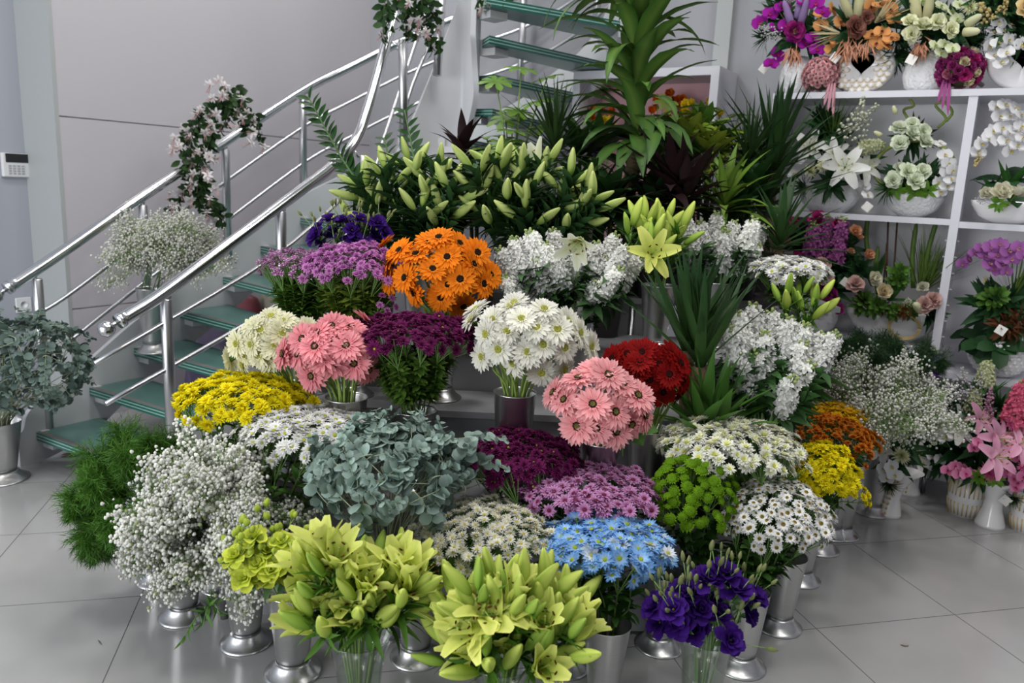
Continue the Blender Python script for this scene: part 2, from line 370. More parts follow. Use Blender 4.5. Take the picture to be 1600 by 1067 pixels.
PEONW = [(6, .034, .038, .5, -.5, 0), (6, .036, .036, .8, -.5, .001), (5, .035, .032, 1.1, -.35, .003), (4, .03, .026, 1.3, -.2, .006)]
def orchid(key, c0, c1, lip, lip2, s=1.):
    if key in LIB: return LIB[key]
    mb = MB(); k = .036*s
    for a in (PI/2, PI/2+2.2, PI/2-2.2): mb.blade((0, 0, -.001), ringdir(a, .1), ringnrm(a, .1), k, k*.75, 'leaf', .15, .1, c0, c1, 4)
    for a in (.12, PI-.12): mb.blade((0, 0, .002), ringdir(a, .12), ringnrm(a, .12), k*1.02, k*1.25, 'round', .25, .12, c0, c1, 5)
    mb.blade((0, 0, .003), ringdir(-PI/2, .9), ringnrm(-PI/2, .9), k*.5, k*.4, 'round', .8, .3, lip2, lip, 3)
    for sx in (-1, 1): mb.blade((0, 0, .003), ringdir(-PI/2+sx*.9, 1.1), ringnrm(-PI/2, .9), k*.32, k*.28, 'round', -.6, .3, lip2, lip, 2)
    mb.ball((0, .002, .008), .0035, lip2, 6, 4)
    LIB[key] = [mb.mesh('orchid_blossom', PETAL)]; return LIB[key]
def lilyopen(key, c0, c1, cm, L=.1, W=.036, el=.75, bend=1.1, anth=(.1, .035, .01), fil=(.45, .55, .15)):
    if key in LIB: return LIB[key]
    res = []
    for v in range(3):
        mb = MB(); e0 = el+random.uniform(-.15, .25)
        whorl(mb, 3, L, W, e0, bend, c0, c1, 'petal', .35, 0, .005, 6, jit=.1, cm=cm)
        whorl(mb, 3, L*.97, W*1.15, e0+.06, bend*.9, c0, c1, 'petal', .35, .002, .004, 6, jit=.1, ph=.5, cm=cm)
        sm = MB()
        for i in range(6):
            a = i*PI/3+.2; p = [V3((0, 0, .005)), V3((math.cos(a)*.012, math.sin(a)*.012, L*.35)), V3((math.cos(a)*.026, math.sin(a)*.026, L*.58))]
            sm.tube(bez(p, 3), .0009, 4, fil); sm.ball(p[-1], .0028, anth, 6, 4, 2.4, V3((-math.sin(a), math.cos(a), .3)))
        sm.tube([(0, 0, .005), (.004, 0, L*.65)], .0015, 5, fil); sm.ball((.004, 0, L*.66), .0035, (.3, .4, .1), 6, 4)
        res.append((mb.mesh('blossom', PETAL), sm.mesh('stamens', PETAL)))
    LIB[key] = res; return res
def lilybud(key, L, R, cb, ct, ridge):
    if key in LIB: return LIB[key]
    res = []
    for v in range(3):
        mb = MB(); N = 18; prof = []; k = random.uniform(.88, 1.08); bow = random.uniform(-.08, .08)
        for j in range(11):
            t = j/10; prof.append((R*k*(math.sin(PI*(.06+.9*t**.95))**.72)*(1-.12*t), L*t))
        def cs(t, a):
            g = .5+.5*math.cos(3*a); return lerp(lerp(cb, ct, t**.8), ridge, g*g*g*.75)
        mb.lathe(prof, N, None, lobes=3, amp=.09, cs=cs)
        mb.v = [V3((p[0]+bow*L*(p[2]/L)**2, p[1], p[2])) for p in mb.v]
        res.append(mb.mesh('bud', PETAL))
    LIB[key] = res; return res
def stockspike(key, c0, c1, L=.15):
    if key in LIB: return LIB[key]
    res = []
    for v in range(3):
        mb = MB(); n = 40
        for i in range(n):
            t = i/n; a = i*2.4+random.gauss(0, .2); z = L*(t**.95); r = .026*(1-.55*t**1.8)
            if t > .84:
                o = V3((math.cos(a)*r*.9, math.sin(a)*r*.9, z)); mb.ball(o, .0055, (.36, .45, .16), 6, 4, 1.3, ringdir(a, .6)); continue
            o = V3((math.cos(a)*r, math.sin(a)*r, z)); out = ringdir(a, .3+.4*t); x, y, w = basis(out, random.random()*6)
            sz = .031*(1-.35*t)
            for layer, (m, el, k) in enumerate(((5, .15, 1.), (4, .7, .75), (3, 1.1, .5))):
                for j in range(m):
                    b = 2*PI*(j+.5*layer)/m+random.gauss(0, .15); d = ringdir(b, el); nn = ringnrm(b, el)
                    mb.blade(o+out*.003*layer, x*d.x+y*d.y+w*d.z, x*nn.x+y*nn.y+w*nn.z, sz*k, sz*.95*k, 'fan', .4, .15, lerp(c1, c0, .4), c0, 2, wav=.05)
            if i % 4 == 0: mb.ball(o+out*.006, .0022, (.6, .6, .2), 5, 3)
        mb.tube([(0, 0, -.03), (0, 0, L*.95)], [.004, .002], 5, (.2, .32, .1))
        res.append(mb.mesh('flower_spike', PETAL))
    LIB[key] = res; return res
def sph(n=5, m=3):
    mb = MB(); mb.ball(V3((0, 0, 0)), 1., (1, 1, 1), n, m); return np.array([tuple(p) for p in mb.v]), mb.f
TSPH = sph(5, 4)
def rots(n):
    q = rng.normal(size=(n, 4)); q /= np.linalg.norm(q, axis=1)[:, None]
    return [np.array(Quaternion(a).to_matrix()) for a in q]
# ------------------------------------------------------------------ vases
def alu_vase(base, H, label, r=.075, dark=False, m=None, group='silver metal flower buckets', top=None):
    o = thing('flower_bucket', label, 'vase', base, group); m = m or ALU; k = r/.075; f = min(.05, H*.2)
    mb = MB(); mb.lathe([(.040*k, f*.9), (.047*k, f*.95), (.050*k, f*1.4), (.073*k, H-.004), (.0755*k, H), (.0735*k, H), (.071*k, H-.01), (.046*k, f+.01), (1e-5, f+.008)], 40, None, cap=False)
    mb.obj('bucket_body', m, o)
    mb = MB(); mb.lathe([(1e-5, .003), (.083*k, 0), (.086*k, .002), (.0865*k, .005), (.080*k, .009), (.064*k, f*.45), (.053*k, f*.8), (.0485*k, f*1.02), (.047*k, f*.95)], 40, None, cap=False)
    mb.obj('bucket_foot', m, o)
    o['rim'] = H; return o
def glass_vase(base, H, label, r=.098):
    o = thing('glass_vase', label, 'vase', base, 'clear glass vases in the front row'); k = r/.098
    out = [(.052*k, 0), (.056*k, .01), (.060*k, H*.3), (.066*k, H*.6), (.078*k, H*.82), (.095*k, H*.97), (.100*k, H)]
    mb = MB(); mb.lathe(out+[(.097*k, H), (.092*k, H*.965), (.075*k, H*.82), (.063*k, H*.6), (.057*k, H*.3), (.05*k, .015), (1e-5, .014)], 48, None, cap=False)
    mb.lathe([(.052*k, 0), (1e-5, 0)], 48, None, cap=False); mb.obj('glass_body', GLASS, o)
    mb = MB(); mb.lathe([(.049*k, .016), (.056*k, H*.3), (.0615*k, H*.58), (1e-5, H*.58)], 40, None, cap=False); mb.obj('water', WATER, o)
    return o
# ------------------------------------------------------------------ bunches
def ell(u, v, a, b, d, zr=.85):
    """ellipsoid for the heads of a bunch"""
    c = at(u, v, d); rx = a*d/F; bm = b*d/F; rz = rx*zr
    el = math.asin(max(0, min(1, -(c-CAM).normalized().z)))
    ry2 = bm**2 - (rz*math.sin(el))**2; ry = math.sqrt(max(ry2, (.35*bm)**2))/math.cos(el)
    if ry2 < (.35*bm)**2: rz = bm*.9/max(.05, math.sin(el))
    return c, rx, max(.02, ry), rz
def domepts(E, N, low=-.25, jit=.065):
    c, rx, ry, rz = E; f = min(1, ry/rx); out = []
    for i in range(N):
        q = (i+.5)/N; ph = i*2.39996+random.gauss(0, .12)
        ct = (1-f)*math.sqrt(max(0, 1-q))+f*(1-q*(1-low)); ct = max(low, min(1, ct))
        if f < .9 and i > N*.88: ct = random.uniform(low, .1)
        st = math.sqrt(1-ct*ct); k = 1+random.gauss(0, jit)
        l = HT*(rx*st*math.cos(ph)*k) + HS*(rz*st*math.sin(ph)*k) + UP*(ry*ct*k)
        n = HT*(st*math.cos(ph)/rx) + HS*(st*math.sin(ph)/rz) + UP*(ct/ry)
        out.append((c+l, n.normalized()))
    return out
def clusters(P, K):
    A = np.array([tuple(p) for p in P]); C = A[rng.choice(len(A), K, replace=False)]
    for _ in range(8):
        d = ((A[:, None]-C[None])**2).sum(2); k = d.argmin(1)
        C = np.array([A[k == j].mean(0) if (k == j).any() else C[j] for j in range(K)])
    return [np.where(k == j)[0].tolist() for j in range(K) if (k == j).any()]
def area(E):
    c, rx, ry, rz = E; f = min(1, ry/rx); return PI*rx*rz*(1+f*1.3)
class Vase:
    def __init__(s, base, H, r=.06): s.base = V3(base); s.H = H; s.r = r; s.rim = s.base+UP*H
    def spots(s, head, k=None):
        """foot, mid and rim points of a stem going to head"""
        d = head-s.rim; d.z = 0; l = d.length
        d = d/l if l > 1e-6 else V3((1, 0, 0)); a = random.uniform(-.5, .5); d = Matrix.Rotation(a, 3, 'Z') @ d
        q = s.r*random.uniform(.35, .85)*min(1, .4+l*6)
        return s.base + UP*(.06+random.random()*.01) + d*(q*.35), s.rim + d*q
GRP = [0]
def leafset(mb, pts, n, L, W, col, col2, prof='leaf', t0=.3, t1=.95, droop=.6, up=.5, ns=3, cup=.15, wav=0.):
    m = len(pts)-1
    for i in range(n):
        t = t0+(t1-t0)*(i+.5*random.random())/n; f = t*m; k = min(m-1, int(f)); p = pts[k].lerp(pts[k+1], f-k)
        ax = (pts[k+1]-pts[k]).normalized(); x, y, z = basis(ax, i*2.4+random.gauss(0, .4))
        d = (x+ax*up).normalized(); s = random.uniform(.7, 1.15); cc = random.uniform(.75, 1.2)
        mb.blade(p, d, ax, L*s, W*s, prof, droop*random.uniform(.4, 1.2), cup, tuple(q*cc for q in col), tuple(q*cc for q in col2), ns, wav=wav)
def sprays(name, kinds, lab, where, E, vz, R, cat='chrysanthemum', cov=1., per=11, leaves=12, lcol=((.05, .13, .02), (.07, .17, .03)), up=.35, low=-.25, nmax=230, tilt=.45, leafL=.055, stemr=.0016, smin=.85):
    N = int(max(20, min(nmax, 1.6*cov*area(E)/(.78*(2*R)**2)))); pts = domepts(E, N, low)
    cl = clusters([p for p, n in pts], max(4, round(N/per)))
    cents = []
    for c in cl:
        s = V3((0, 0, 0))
        for i in c: s += pts[i][0]
        cents.append(s/len(c))
    names = places(cents); kk = list(kinds)
    for c, ce, nm in zip(cl, cents, names):
        foot, rim = vz.spots(ce); br = ce.lerp(rim, .0) + (rim-ce).normalized()*min(.11, (rim-ce).length*.5)
        root = thing(name, f"{lab}, {nm}, {where}", cat, foot, f"{lab} {where}")
        mb = MB(); main = bez([foot, rim, rim.lerp(br, .5)+rv(.006), br], 3); o = foot
        mb.tube([p-o for p in main], [.0028]*(len(main)-1)+[.0022], 5, (.10, .17, .04))
        for i in c:
            p, n = pts[i]; n2 = (n*(1-up)+UP*up+rv(tilt*.5)).normalized()
            mb.tube([q-o for q in bez([br, br.lerp(p, .55)-n2*.006, p-n2*.006], 2)], stemr, 4, (.13, .24, .06), cap=False)
            k = kk[random.randrange(len(kk))]; me = random.choice(LIB[k])
            link('blossom', me, root, frame(p-o, n2, random.random()*6.28, random.uniform(smin, 1.2)))
        mb.obj('stem', STEM, root)
        if leaves:
            lf = MB(); leafset(lf, [p-o for p in main], leaves, leafL, leafL*.45, lcol[0], lcol[1], 'leaf', .45, 1., .7, .5, 3, .2, .04)
            lf.obj('leaves', LEAF, root)
def gerberas(key, lab, heads, cen, d, a, b, where, vz, sz=1.):
    """heads: places of the flower centres; each flower is a thing"""
    lib = LIB[key]; c = at(cen[0], cen[1], d); P = []
    for (u, v) in heads:
        x = (u-cen[0])/a; y = -(v-cen[1])/b; q = x*x+y*y; z = math.sqrt(1-q) if q < 1 else 0.
        rx = a*d/F; ry = b*d/F
        p = at(u, v, d - rx*.8*z + random.uniform(-.012, .012)); n = (CR*x*.95 + CU*(y*.75+.18) - fw*(z+.12) + UP*.12 + rv(.2)).normalized()
        P.append((p, n))
    # a few more behind the front ones
    nm = places([p for p, n in P])
    for (p, n), w in zip(P, nm):
        foot, rim = vz.spots(p); root = thing('gerbera', f"{lab}, {w}, {where}", 'gerbera', foot, f"{lab} flowers {where}")
        mb = MB(); ln = (p-rim).length
        pts = bez([foot, rim, rim.lerp(p, .6)+UP*.01, p-n*min(.04, ln*.2), p-n*.012], 4)
        mb.tube([q-foot for q in pts], [.0042]*(len(pts)-2)+[.0036, .004], 7, (.22, .32, .07), c1=(.2, .3, .08)); mb.obj('stem', STEM, root)
        me = random.choice(lib); fm = frame(p-foot, n, random.random()*6, sz*random.uniform(.93, 1.07))
        link('petals', me[0], root, fm); link('flower_center', me[1], root, fm); link('calyx', me[2], root, fm)
def stocks(lab, where, tips, d, cen, vz, key='stock_white', L=1., sp=.8, lean=.55, leafn=22):
    c = at(cen[0], cen[1], d+.05); P = []
    for tip in tips:
        u, v = tip[:2]; dd = tip[2] if len(tip) > 2 else random.uniform(-.07, .07)
        p = at(u, v, d+dd); ax = (p-c); ax = (ax.normalized()*sp + UP*.6 + rv(.08)).normalized(); P.append((p, ax))
    nm = places([p for p, a in P])
    for (p, ax), w in zip(P, nm):
        b = p-ax*.15*L; foot, rim = vz.spots(b)
        root = thing('stock_flower', f"{lab}, {w}, {where}", 'stock flower', foot, f"{lab} {where}")
        pts = bez([foot, rim, rim.lerp(b, .55), b-ax*.03, b], 4); mb = MB()
        mb.tube([q-foot for q in pts], .0042, 6, (.16, .26, .09)); mb.obj('stem', STEM, root)
        lf = MB(); leafset(lf, [q-foot for q in pts], leafn, .13, .046, (.03, .085, .025), (.045, .11, .03), 'lance', .4, .97, 1.0, .55, 5, .25, .05); lf.obj('leaves', LEAF, root)
        link('flower_spike', random.choice(LIB[key]), root, frame(b-foot, ax, random.random()*6, L*random.uniform(.92, 1.08)))
def lilies(lab, where, heads, d, cen, vz, buds, opens, nb=(4, 6), popen=.4, spread=.55, lcol=((.05, .13, .015), (.08, .19, .02)), bsc=1., leafL=.11, leafn=10, up=.5, stack=.09, leafW=.02):
    c = at(cen[0], cen[1], d); P = []
    for h in heads:
        u, v = h[:2]; dd = h[2] if len(h) > 2 else random.uniform(-.06, .06)
        p = at(u, v, d+dd); ax = ((p-c).normalized()*(1-up)+UP*up+rv(.06)).normalized(); P.append((p, ax))
    nm = places([p for p, a in P])
    for (p, ax), w in zip(P, nm):
        foot, rim = vz.spots(p); root = thing('lily_stem', f"{lab}, {w}, {where}", 'lily', foot, f"{lab} {where}")
        pts = bez([foot, rim, rim.lerp(p, .55), p-ax*.04, p], 4); mb = MB(); mb.tube([q-foot for q in pts], .004, 6, (.14, .24, .05))
        n = random.randint(*nb); x, y, z = basis(ax, random.random()*6)
        for i in range(n):
            a = i*2.4; t = i/n; base = p - ax*(stack*t); el = 1.35-spread*1.6*(.25+.75*t)
            dr = (x*math.cos(a)+y*math.sin(a))*math.cos(el) + ax*math.sin(el); dr = (dr+UP*.22).normalized()
            e = base + dr*(.035+.03*t); mb.tube([q-foot for q in bez([base, base.lerp(e, .5)+dr*.004, e], 2)], .0022, 5, (.16, .28, .06))
            fm = frame(e-foot-dr*.003, dr, random.random()*6, bsc*random.uniform(.85, 1.12))
            if opens and random.random() < popen:
                me = random.choice(LIB[opens]); bl = link('blossom', me[0], root, fm); link('stamens', me[1], bl)
            else: link('bud', random.choice(LIB[buds]), root, fm)
        mb.obj('stem', STEM, root)
        lf = MB(); leafset(lf, [q-foot for q in pts], leafn, leafL, leafW, lcol[0], lcol[1], 'lance', .3, .98, .9, .8, 4, .25); lf.obj('leaves', LEAF, root)
def lisianthus(lab, where, heads, d, cen, vz, key, bud, budn=3, sz=1., upf=.3, budcol=((.2, .28, .07), (.34, .36, .16))):
    c = at(cen[0], cen[1], d+.06); P = []
    for h in heads:
        p = at(h[0], h[1], d+random.uniform(-.05, .03)); P.append((p, ((p-c).normalized()*.8 - fw*.25 + UP*upf + rv(.15)).normalized()))
    nm = places([p for p, a in P])
    for (p, n), w in zip(P, nm):
        foot, rim = vz.spots(p); root = thing('lisianthus', f"{lab}, {w}, {where}", 'lisianthus', foot, f"{lab} flowers {where}")
        pts = bez([foot, rim, rim.lerp(p, .6)+UP*.01, p-n*.03, p-n*.01], 4); mb = MB(); mb.tube([q-foot for q in pts], .0026, 6, (.15, .25, .09))
        link('blossom', random.choice(LIB[key]), root, frame(p-foot, n, random.random()*6, sz*random.uniform(.85, 1.1)))
        b0 = pts[len(pts)*2//3]
        for i in range(budn):
            dr = (UP*.9+(p-c).normalized()*.5+rv(.35)).normalized(); e = b0+dr*random.uniform(.07, .13)
            mb.tube([q-foot for q in bez([b0, b0.lerp(e, .5)+rv(.006), e], 2)], .0014, 4, (.2, .3, .1))
            link('bud', random.choice(LIB[bud]), root, frame(e-foot, dr, random.random()*6, random.uniform(.8, 1.15)))
        mb.obj('stem', STEM, root)
        lf = MB(); leafset(lf, [q-foot for q in pts], 6, .05, .02, (.08, .16, .06), (.11, .2, .08), 'leaf', .4, .95, .5, .6, 3, .2); lf.obj('leaves', LEAF, root)
def segs(mb, P0, P1, r, c):
    for a, b in zip(P0, P1):
        d = (b-a); x, y, z = basis(d if d.length > 1e-6 else UP)
        v = []
        for p in (a, b):
            for k in range(3): v.append(p+(x*math.cos(2.094*k)+y*math.sin(2.094*k))*r)
        mb.add(v, [(0, 1, 4, 3), (1, 2, 5, 4), (2, 0, 3, 5)], c)
def gypsophila(lab, where, E, vz, K=10, per=230, r=.0042, low=-.5, depth=.55, c=(.84, .84, .79), gcol=(.17, .27, .08), lop=None):
    pts = domepts(E, K, low, .02); nm = places([p for p, n in pts]); cc, rx, ry, rz = E; base = min(rx, ry, rz)
    for (p, n), w in zip(pts, nm):
        foot, rim = vz.spots(p); inn = cc+(p-cc)*.45; root = thing('gypsophila_spray', f"{lab}, {w}, {where}", 'gypsophila', foot, f"{lab} {where}")
        mb = MB(); main = bez([foot, rim, rim.lerp(inn, .6)+rv(.01), inn], 4); mb.tube([q-foot for q in main], .0022, 5, (.14, .22, .08))
        size = 1.25*math.sqrt(area(E)/K/PI); pos = []; nodes_ = []
        for b in range(16):
            e = cc+(p-cc)*random.uniform(.62, .9)+rv(size*.42); nodes_.append(e); segs(mb, [inn-foot], [e-foot], .0009, gcol)
        for i in range(per):
            e = random.choice(nodes_); q = e+V3(rv(size*.2))+(p-cc)*random.uniform(0, .16)
            pos.append(q)
        segs(mb, [min(nodes_, key=lambda e: (e-q).length_squared)-foot for q in pos[::2]], [q-foot for q in pos[::3]], .0005, gcol); mb.obj('stem', STEM, root)
        fl = MB(); sz = [r*random.uniform(.55, 1.2) for _ in pos]
        for q, s in zip(pos, sz):
            g = random.uniform(.82, 1.05); col = tuple(x*g for x in c) if random.random() < .93 else (.35, .42, .2)
            fl.add((TSPH[0]*s+np.array(tuple(q-foot))+rng.normal(size=TSPH[0].shape)*s*.12).tolist(), TSPH[1], col)
        o = fl.obj('blossoms', PETAL, root); o['kind'] = 'stuff'
def ferns(lab, where, E, vz, K=14, n=900, L=.22, c0=(.03, .10, .012), c1=(.10, .22, .03), low=-.6, droop=.5, nl=.03, nw=.0006):
    pts = domepts(E, K, low, .05); nm = places([p for p, q in pts]); cc = E[0]
    for (p, nr), w in zip(pts, nm):
        foot, rim = vz.spots(p); root = thing('fern_plume', f"{lab}, {w}, {where}", 'fern', foot, f"{lab} {where}")
        d = (p-cc); tip = p+V3((0, 0, -droop*.12))
        pp = bez([foot, rim, rim.lerp(p, .55)+UP*.04, p, tip], 5); mb = MB(); mb.tube([q-foot for q in pp], [.0022*(1-.7*i/len(pp)) for i in range(len(pp))], 4, (.07, .15, .03)); mb.obj('stem', STEM, root)
        fo = MB(); m = len(pp)-1; P = []; D = []; Ls = []
        for i in range(n//14):
            t = .45+.55*math.sqrt(random.random()); f = t*m; k = min(m-1, int(f)); q = pp[k].lerp(pp[k+1], f-k); ax = (pp[k+1]-pp[k]).normalized()
            x, y, z = basis(ax, random.random()*6.28); br = (x+ax*.7+V3((0, 0, -.25))).normalized(); bl = L*.42*random.uniform(.5, 1)*(1.15-t*.6)
            P.append(q-foot); D.append(br); Ls.append(bl)
            for j in range(13):
                s = random.uniform(.15, 1); dd = (br*.8+rv(.55)).normalized(); P.append(q-foot+br*(bl*s)); D.append(dd); Ls.append(nl*random.uniform(.5, 1.1))
        fo.needles(P, D, Ls, nw, c0, c1); fo.obj('foliage', LEAF, root, False)
def eucalyptus(lab, where, E, vz, K=16, R=.026, c0=(.18, .265, .225), c1=(.29, .385, .345), low=-.45, pairs=11, L=.26, droop=.3, lift=0.):
    pts = domepts(E, K, low, .06); nm = places([p for p, q in pts]); cc = E[0]
    for (p, nr), w in zip(pts, nm):
        foot, rim = vz.spots(p); root = thing('eucalyptus_branch', f"{lab}, {w}, {where}", 'eucalyptus', foot, f"{lab} {where}")
        out = (p-cc).normalized(); tg = out.cross(rv(1)).normalized(); tg = (tg+CR*(.7 if (p-cc).dot(CR) > 0 else -.7)*random.random()+V3((0, 0, -droop*2*random.random()))); tg = tg+UP*(lift+random.gauss(0, .35)); tg = (tg-out*tg.dot(out)*.6).normalized()*L
        p = cc+(p-cc)*.88; pp = bez([foot, rim, rim.lerp(p, .62)+UP*.03, p-tg*.34-out*.02, p+tg*.1, p+tg*.52-out*.015], 6); mb = MB(); mb.tube([q-foot for q in pp], [.0026*(1-.65*i/len(pp)) for i in range(len(pp))], 5, (.3, .34, .22)); mb.obj('stem', STEM, root)
        tot = sum((pp[i+1]-pp[i]).length for i in range(len(pp)-1)); lf = MB(); m = len(pp)-1; t0 = max(.36, 1-L/tot)
        for i in range(pairs):
            t = t0+(1-t0)*(i+.5)/pairs; f = t*m; k = min(m-1, int(f)); q = pp[k].lerp(pp[k+1], f-k); ax = (pp[k+1]-pp[k]).normalized()
            x, y, z = basis(ax, i*1.57+random.gauss(0, .25)); s = 1.2-.7*(i/pairs)
            for sg in (1, -1):
                x = ax.cross(out).normalized() if i % 2 else x; d = (x*sg+ax*.4+rv(.2)).normalized(); nn = (out*.7+ax*.35+rv(.6)+UP*.2).normalized(); g = random.uniform(.75, 1.15)
                lf.blade(q-foot, d, nn, R*2*s*random.uniform(.85, 1.1), R*1.85*s, 'round', .1, .06, tuple(a*g for a in c0), tuple(a*g for a in c1), 5)
        lf.obj('leaves', WAXY, root)
# ================================================================== THE ROOM
def slab(name, lo, hi, m, c=(1, 1, 1)):
    mb = MB(); mb.box(lo, hi, c); return struct(mb.obj(name, m, None, False))
XW = -4.62; YB = 5.12
fl = MB(); fl.box((-9.6, -9.6, -.05), (9.6, 9.6, 0)); flo = struct(fl.obj('floor', TILES, None, False))
flo.rotation_euler = (0, 0, PI/4); a45 = math.sqrt(.5); tx, ty = -2.11444847*.6, 5.74526541*.6
flo.location = (a45*(tx-ty), a45*(tx+ty), 0)
q = onx(97, 300, XW); YST = q.y; WST = XW - ony(47, 300, YST).x
ZJ = [onx(97, 485, XW).z, onx(90, 181, XW).z]
mb = MB(); mb.box((XW-.12, YST, 0), (XW-.012, YB+.1, 4.6))
for a, b in ((0, ZJ[0]-.004), (ZJ[0]+.004, ZJ[1]-.004), (ZJ[1]+.004, 4.6)): mb.box((XW-.012, YST+.012, a), (XW, YB+.02, b))
struct(mb.obj('wall_left', WALLP, None, False))
slab('trim_1', (XW-WST, YST-.012, 0), (XW+.001, YST+.012, 4.6), STRIP)
slab('wall_left_front', (XW-WST-.1, -4.2, 0), (XW-WST, YST+.02, 4.6), WALLL)
slab('wall_back', (XW-.1, YB, 0), (4.5, YB+.12, 4.6), WALLB)
DX = ony(1132, 60, YB).x
slab('trim_2', (DX-.05, YB-.05, 0), (DX+.05, YB, 4.6), STRIP)
slab('wall_right', (3.4, -4.2, 0), (3.5, YB, 4.6), WALLB)
slab('ceiling', (XW-1.2, -4.2, 4.6), (3.5, YB+.1, 4.7), WHITE)
slab('baseboard_back', (-1.6, YB-.014, 0), (3.4, YB, .09), WHITE)
# alarm keypad and socket on the left wall
kx = XW-WST; p = onx(22, 257, kx); o = thing('alarm_keypad', 'white alarm keypad with dark display on the grey wall', 'alarm keypad', p)
mb = MB(); mb.box((0, -.075, -.072), (.028, .075, .065)); b = mb.obj('case', PLASTIC, o, False); bv = b.modifiers.new('b', 'BEVEL'); bv.width = .006; bv.segments = 2
mb = MB(); mb.box((.026, -.058, .012), (.031, .07, .062)); mb.obj('display', DARK, o, False)
for r in range(4):
    for c in range(4):
        mb = MB(); mb.box((.027, -.045+c*.024, -.012-r*.0145), (.0315, -.03+c*.024, -.004-r*.0145)); mb.obj('key', GREYP, o, False)
p = onx(36, 476, kx); o = thing('wall_socket', 'white wall socket below the end of the handrail', 'socket', p)
mb = MB(); mb.box((0, -.045, -.045), (.012, .045, .045)); b = mb.obj('plate', PLASTIC, o, False); bv = b.modifiers.new('b', 'BEVEL'); bv.width = .003
mb = MB(); mb.lathe([(.024, .0125), (.022, .014), (.020, .006), (1e-5, .005)], 20, Matrix.Rotation(PI/2, 4, 'Y')); mb.obj('socket_well', PLASTIC, o)
for s in (-1, 1):
    mb = MB(); mb.ball((.008, s*.009, 0), .003, n=6, m=4); mb.obj('contact_hole', DARK, o)
# ------------------------------------------------------------------ staircase
INN = [(-3.1,2.02),(-3.1,2.3),(-3.1,2.54),(-3.1,2.76),(-3.1,2.97),(-3.1,3.18),(-3.1,3.38),(-3.1,3.6),(-3.05,3.75),(-2.97,3.88),(-2.86,3.985),(-2.78,3.97),(-2.67,3.88),(-2.64,3.82),(-2.6,3.74)]
OUT = [(-4.1,2.017),(-4.1,2.31),(-4.1,2.58),(-4.1,2.886),(-4.1,3.2),(-4.1,3.5),(-4.07,3.82),(-3.95,4.16),(-3.72,4.48),(-3.4,4.74),(-3.06,4.9),(-2.82,4.96),(-2.54,4.93),(-2.32,4.78),(-2.1,4.5)]
TZ = [.17+.18*i for i in range(15)]; TZ[9] -= .0
st = thing('staircase', 'winding staircase with green glass treads between white steel stringers', 'staircase', (-3.6, 2.0, 0))
O = V3((-3.6, 2.0, 0))
def stpart(mb, name, m, par=None, smooth=False):
    for i, p in enumerate(mb.v): mb.v[i] = V3(p)-O
    return mb.obj(name, m, par or st, smooth)
for i in range(14):
    P0, Q0, Q1, P1 = V3((*INN[i], 0)), V3((*OUT[i], 0)), V3((*OUT[i+1], 0)), V3((*INN[i+1], 0))
    fdir = (Q0-P0).normalized(); bk = V3((-fdir.y, fdir.x, 0)); bk = bk if bk.dot((P1+Q1)-(P0+Q0)) > 0 else -bk
    if (P1-P0).length < .18: P1 = P0 + (P1-P0).normalized()*.12 + bk*.08
    if i > 9: Q1 = Q0+(Q1-Q0).normalized()*max(.24, (Q1-Q0).length)
    Q1 = Q1+(Q1-Q0).normalized()*.04; P1 = P1+(P1-P0).normalized()*.03
    ring = [(p.x, p.y) for p in (P0, Q0, Q1, P1)]; z = TZ[i]
    a2 = sum(ring[k][0]*ring[(k+1) % 4][1]-ring[(k+1) % 4][0]*ring[k][1] for k in range(4))
    if a2 < 0: ring = ring[::-1]
    mb = MB(); rr = lambda q: ring
    mb.prism(ring, z-.010, z, mi=0); mb.prism(ring, z-.015, z-.010, mi=2); mb.prism(ring, z-.027, z-.015, mi=1); mb.prism(ring, z-.032, z-.027, mi=2); mb.prism(ring, z-.044, z-.032, mi=3)
    for k, fc in enumerate(mb.f):                    # sides of the outer sheets show the dark glass edge
        if mb.mi[k] == 0 and k % 6 > 1: mb.mi[k] = 1
        if mb.mi[k] == 3: mb.mi[k] = 0 if k % 6 < 2 else 1
    t = stpart(mb, 'tread', [TGLASS, TEDGE, TLITE])
    nb = MB(); w = bk*.028; e = fdir*.02
    nb.prism([(q.x, q.y) for q in ((P0+e+bk*.004, Q0-e+bk*.004, Q0-e+w, P0+e+w) if a2 > 0 else (P0+e+w, Q0-e+w, Q0-e+bk*.004, P0+e+bk*.004))], z, z+.0025)
    stpart(nb, 'nosing_strip', NOSE, t)
    for pp, sg in ((P0, 1), (Q0, -1)):
        kb = MB(); m = Matrix((fdir*sg, bk, UP)).transposed().to_4x4(); m.translation = pp + UP*z
        kb.box((-.03, .02, -.046), (.02, .06, .003), m=m); kb.box((-.03, .03, -.085), (.09, .14, -.046), m=m)
        stpart(kb, 'bracket', WHITE, t)
def ribbon(name, pts, th=.03):
    """pts: (x, y, z top, z bottom)"""
    n = len(pts); vs = []
    for i in range(n):
        a = V3((*pts[max(0, i-1)][:2], 0)); b = V3((*pts[min(n-1, i+1)][:2], 0)); d = (b-a).normalized(); w = V3((d.y, -d.x, 0))*th*.5
        p = V3((*pts[i][:2], 0)); vs += [p-w+UP*pts[i][2], p+w+UP*pts[i][2], p+w+UP*pts[i][3], p-w+UP*pts[i][3]]
    mb = MB(); fs = [(4*i+k, 4*i+(k+1) % 4, 4*i+4+(k+1) % 4, 4*i+4+k) for i in range(n-1) for k in range(4)]+[(0, 3, 2, 1), (4*n-4, 4*n-3, 4*n-2, 4*n-1)]
    mb.add(vs, fs, (1, 1, 1)); o = stpart(mb, name, WHITE, None, True)
    es = o.modifiers.new('e', 'EDGE_SPLIT'); es.split_angle = .7
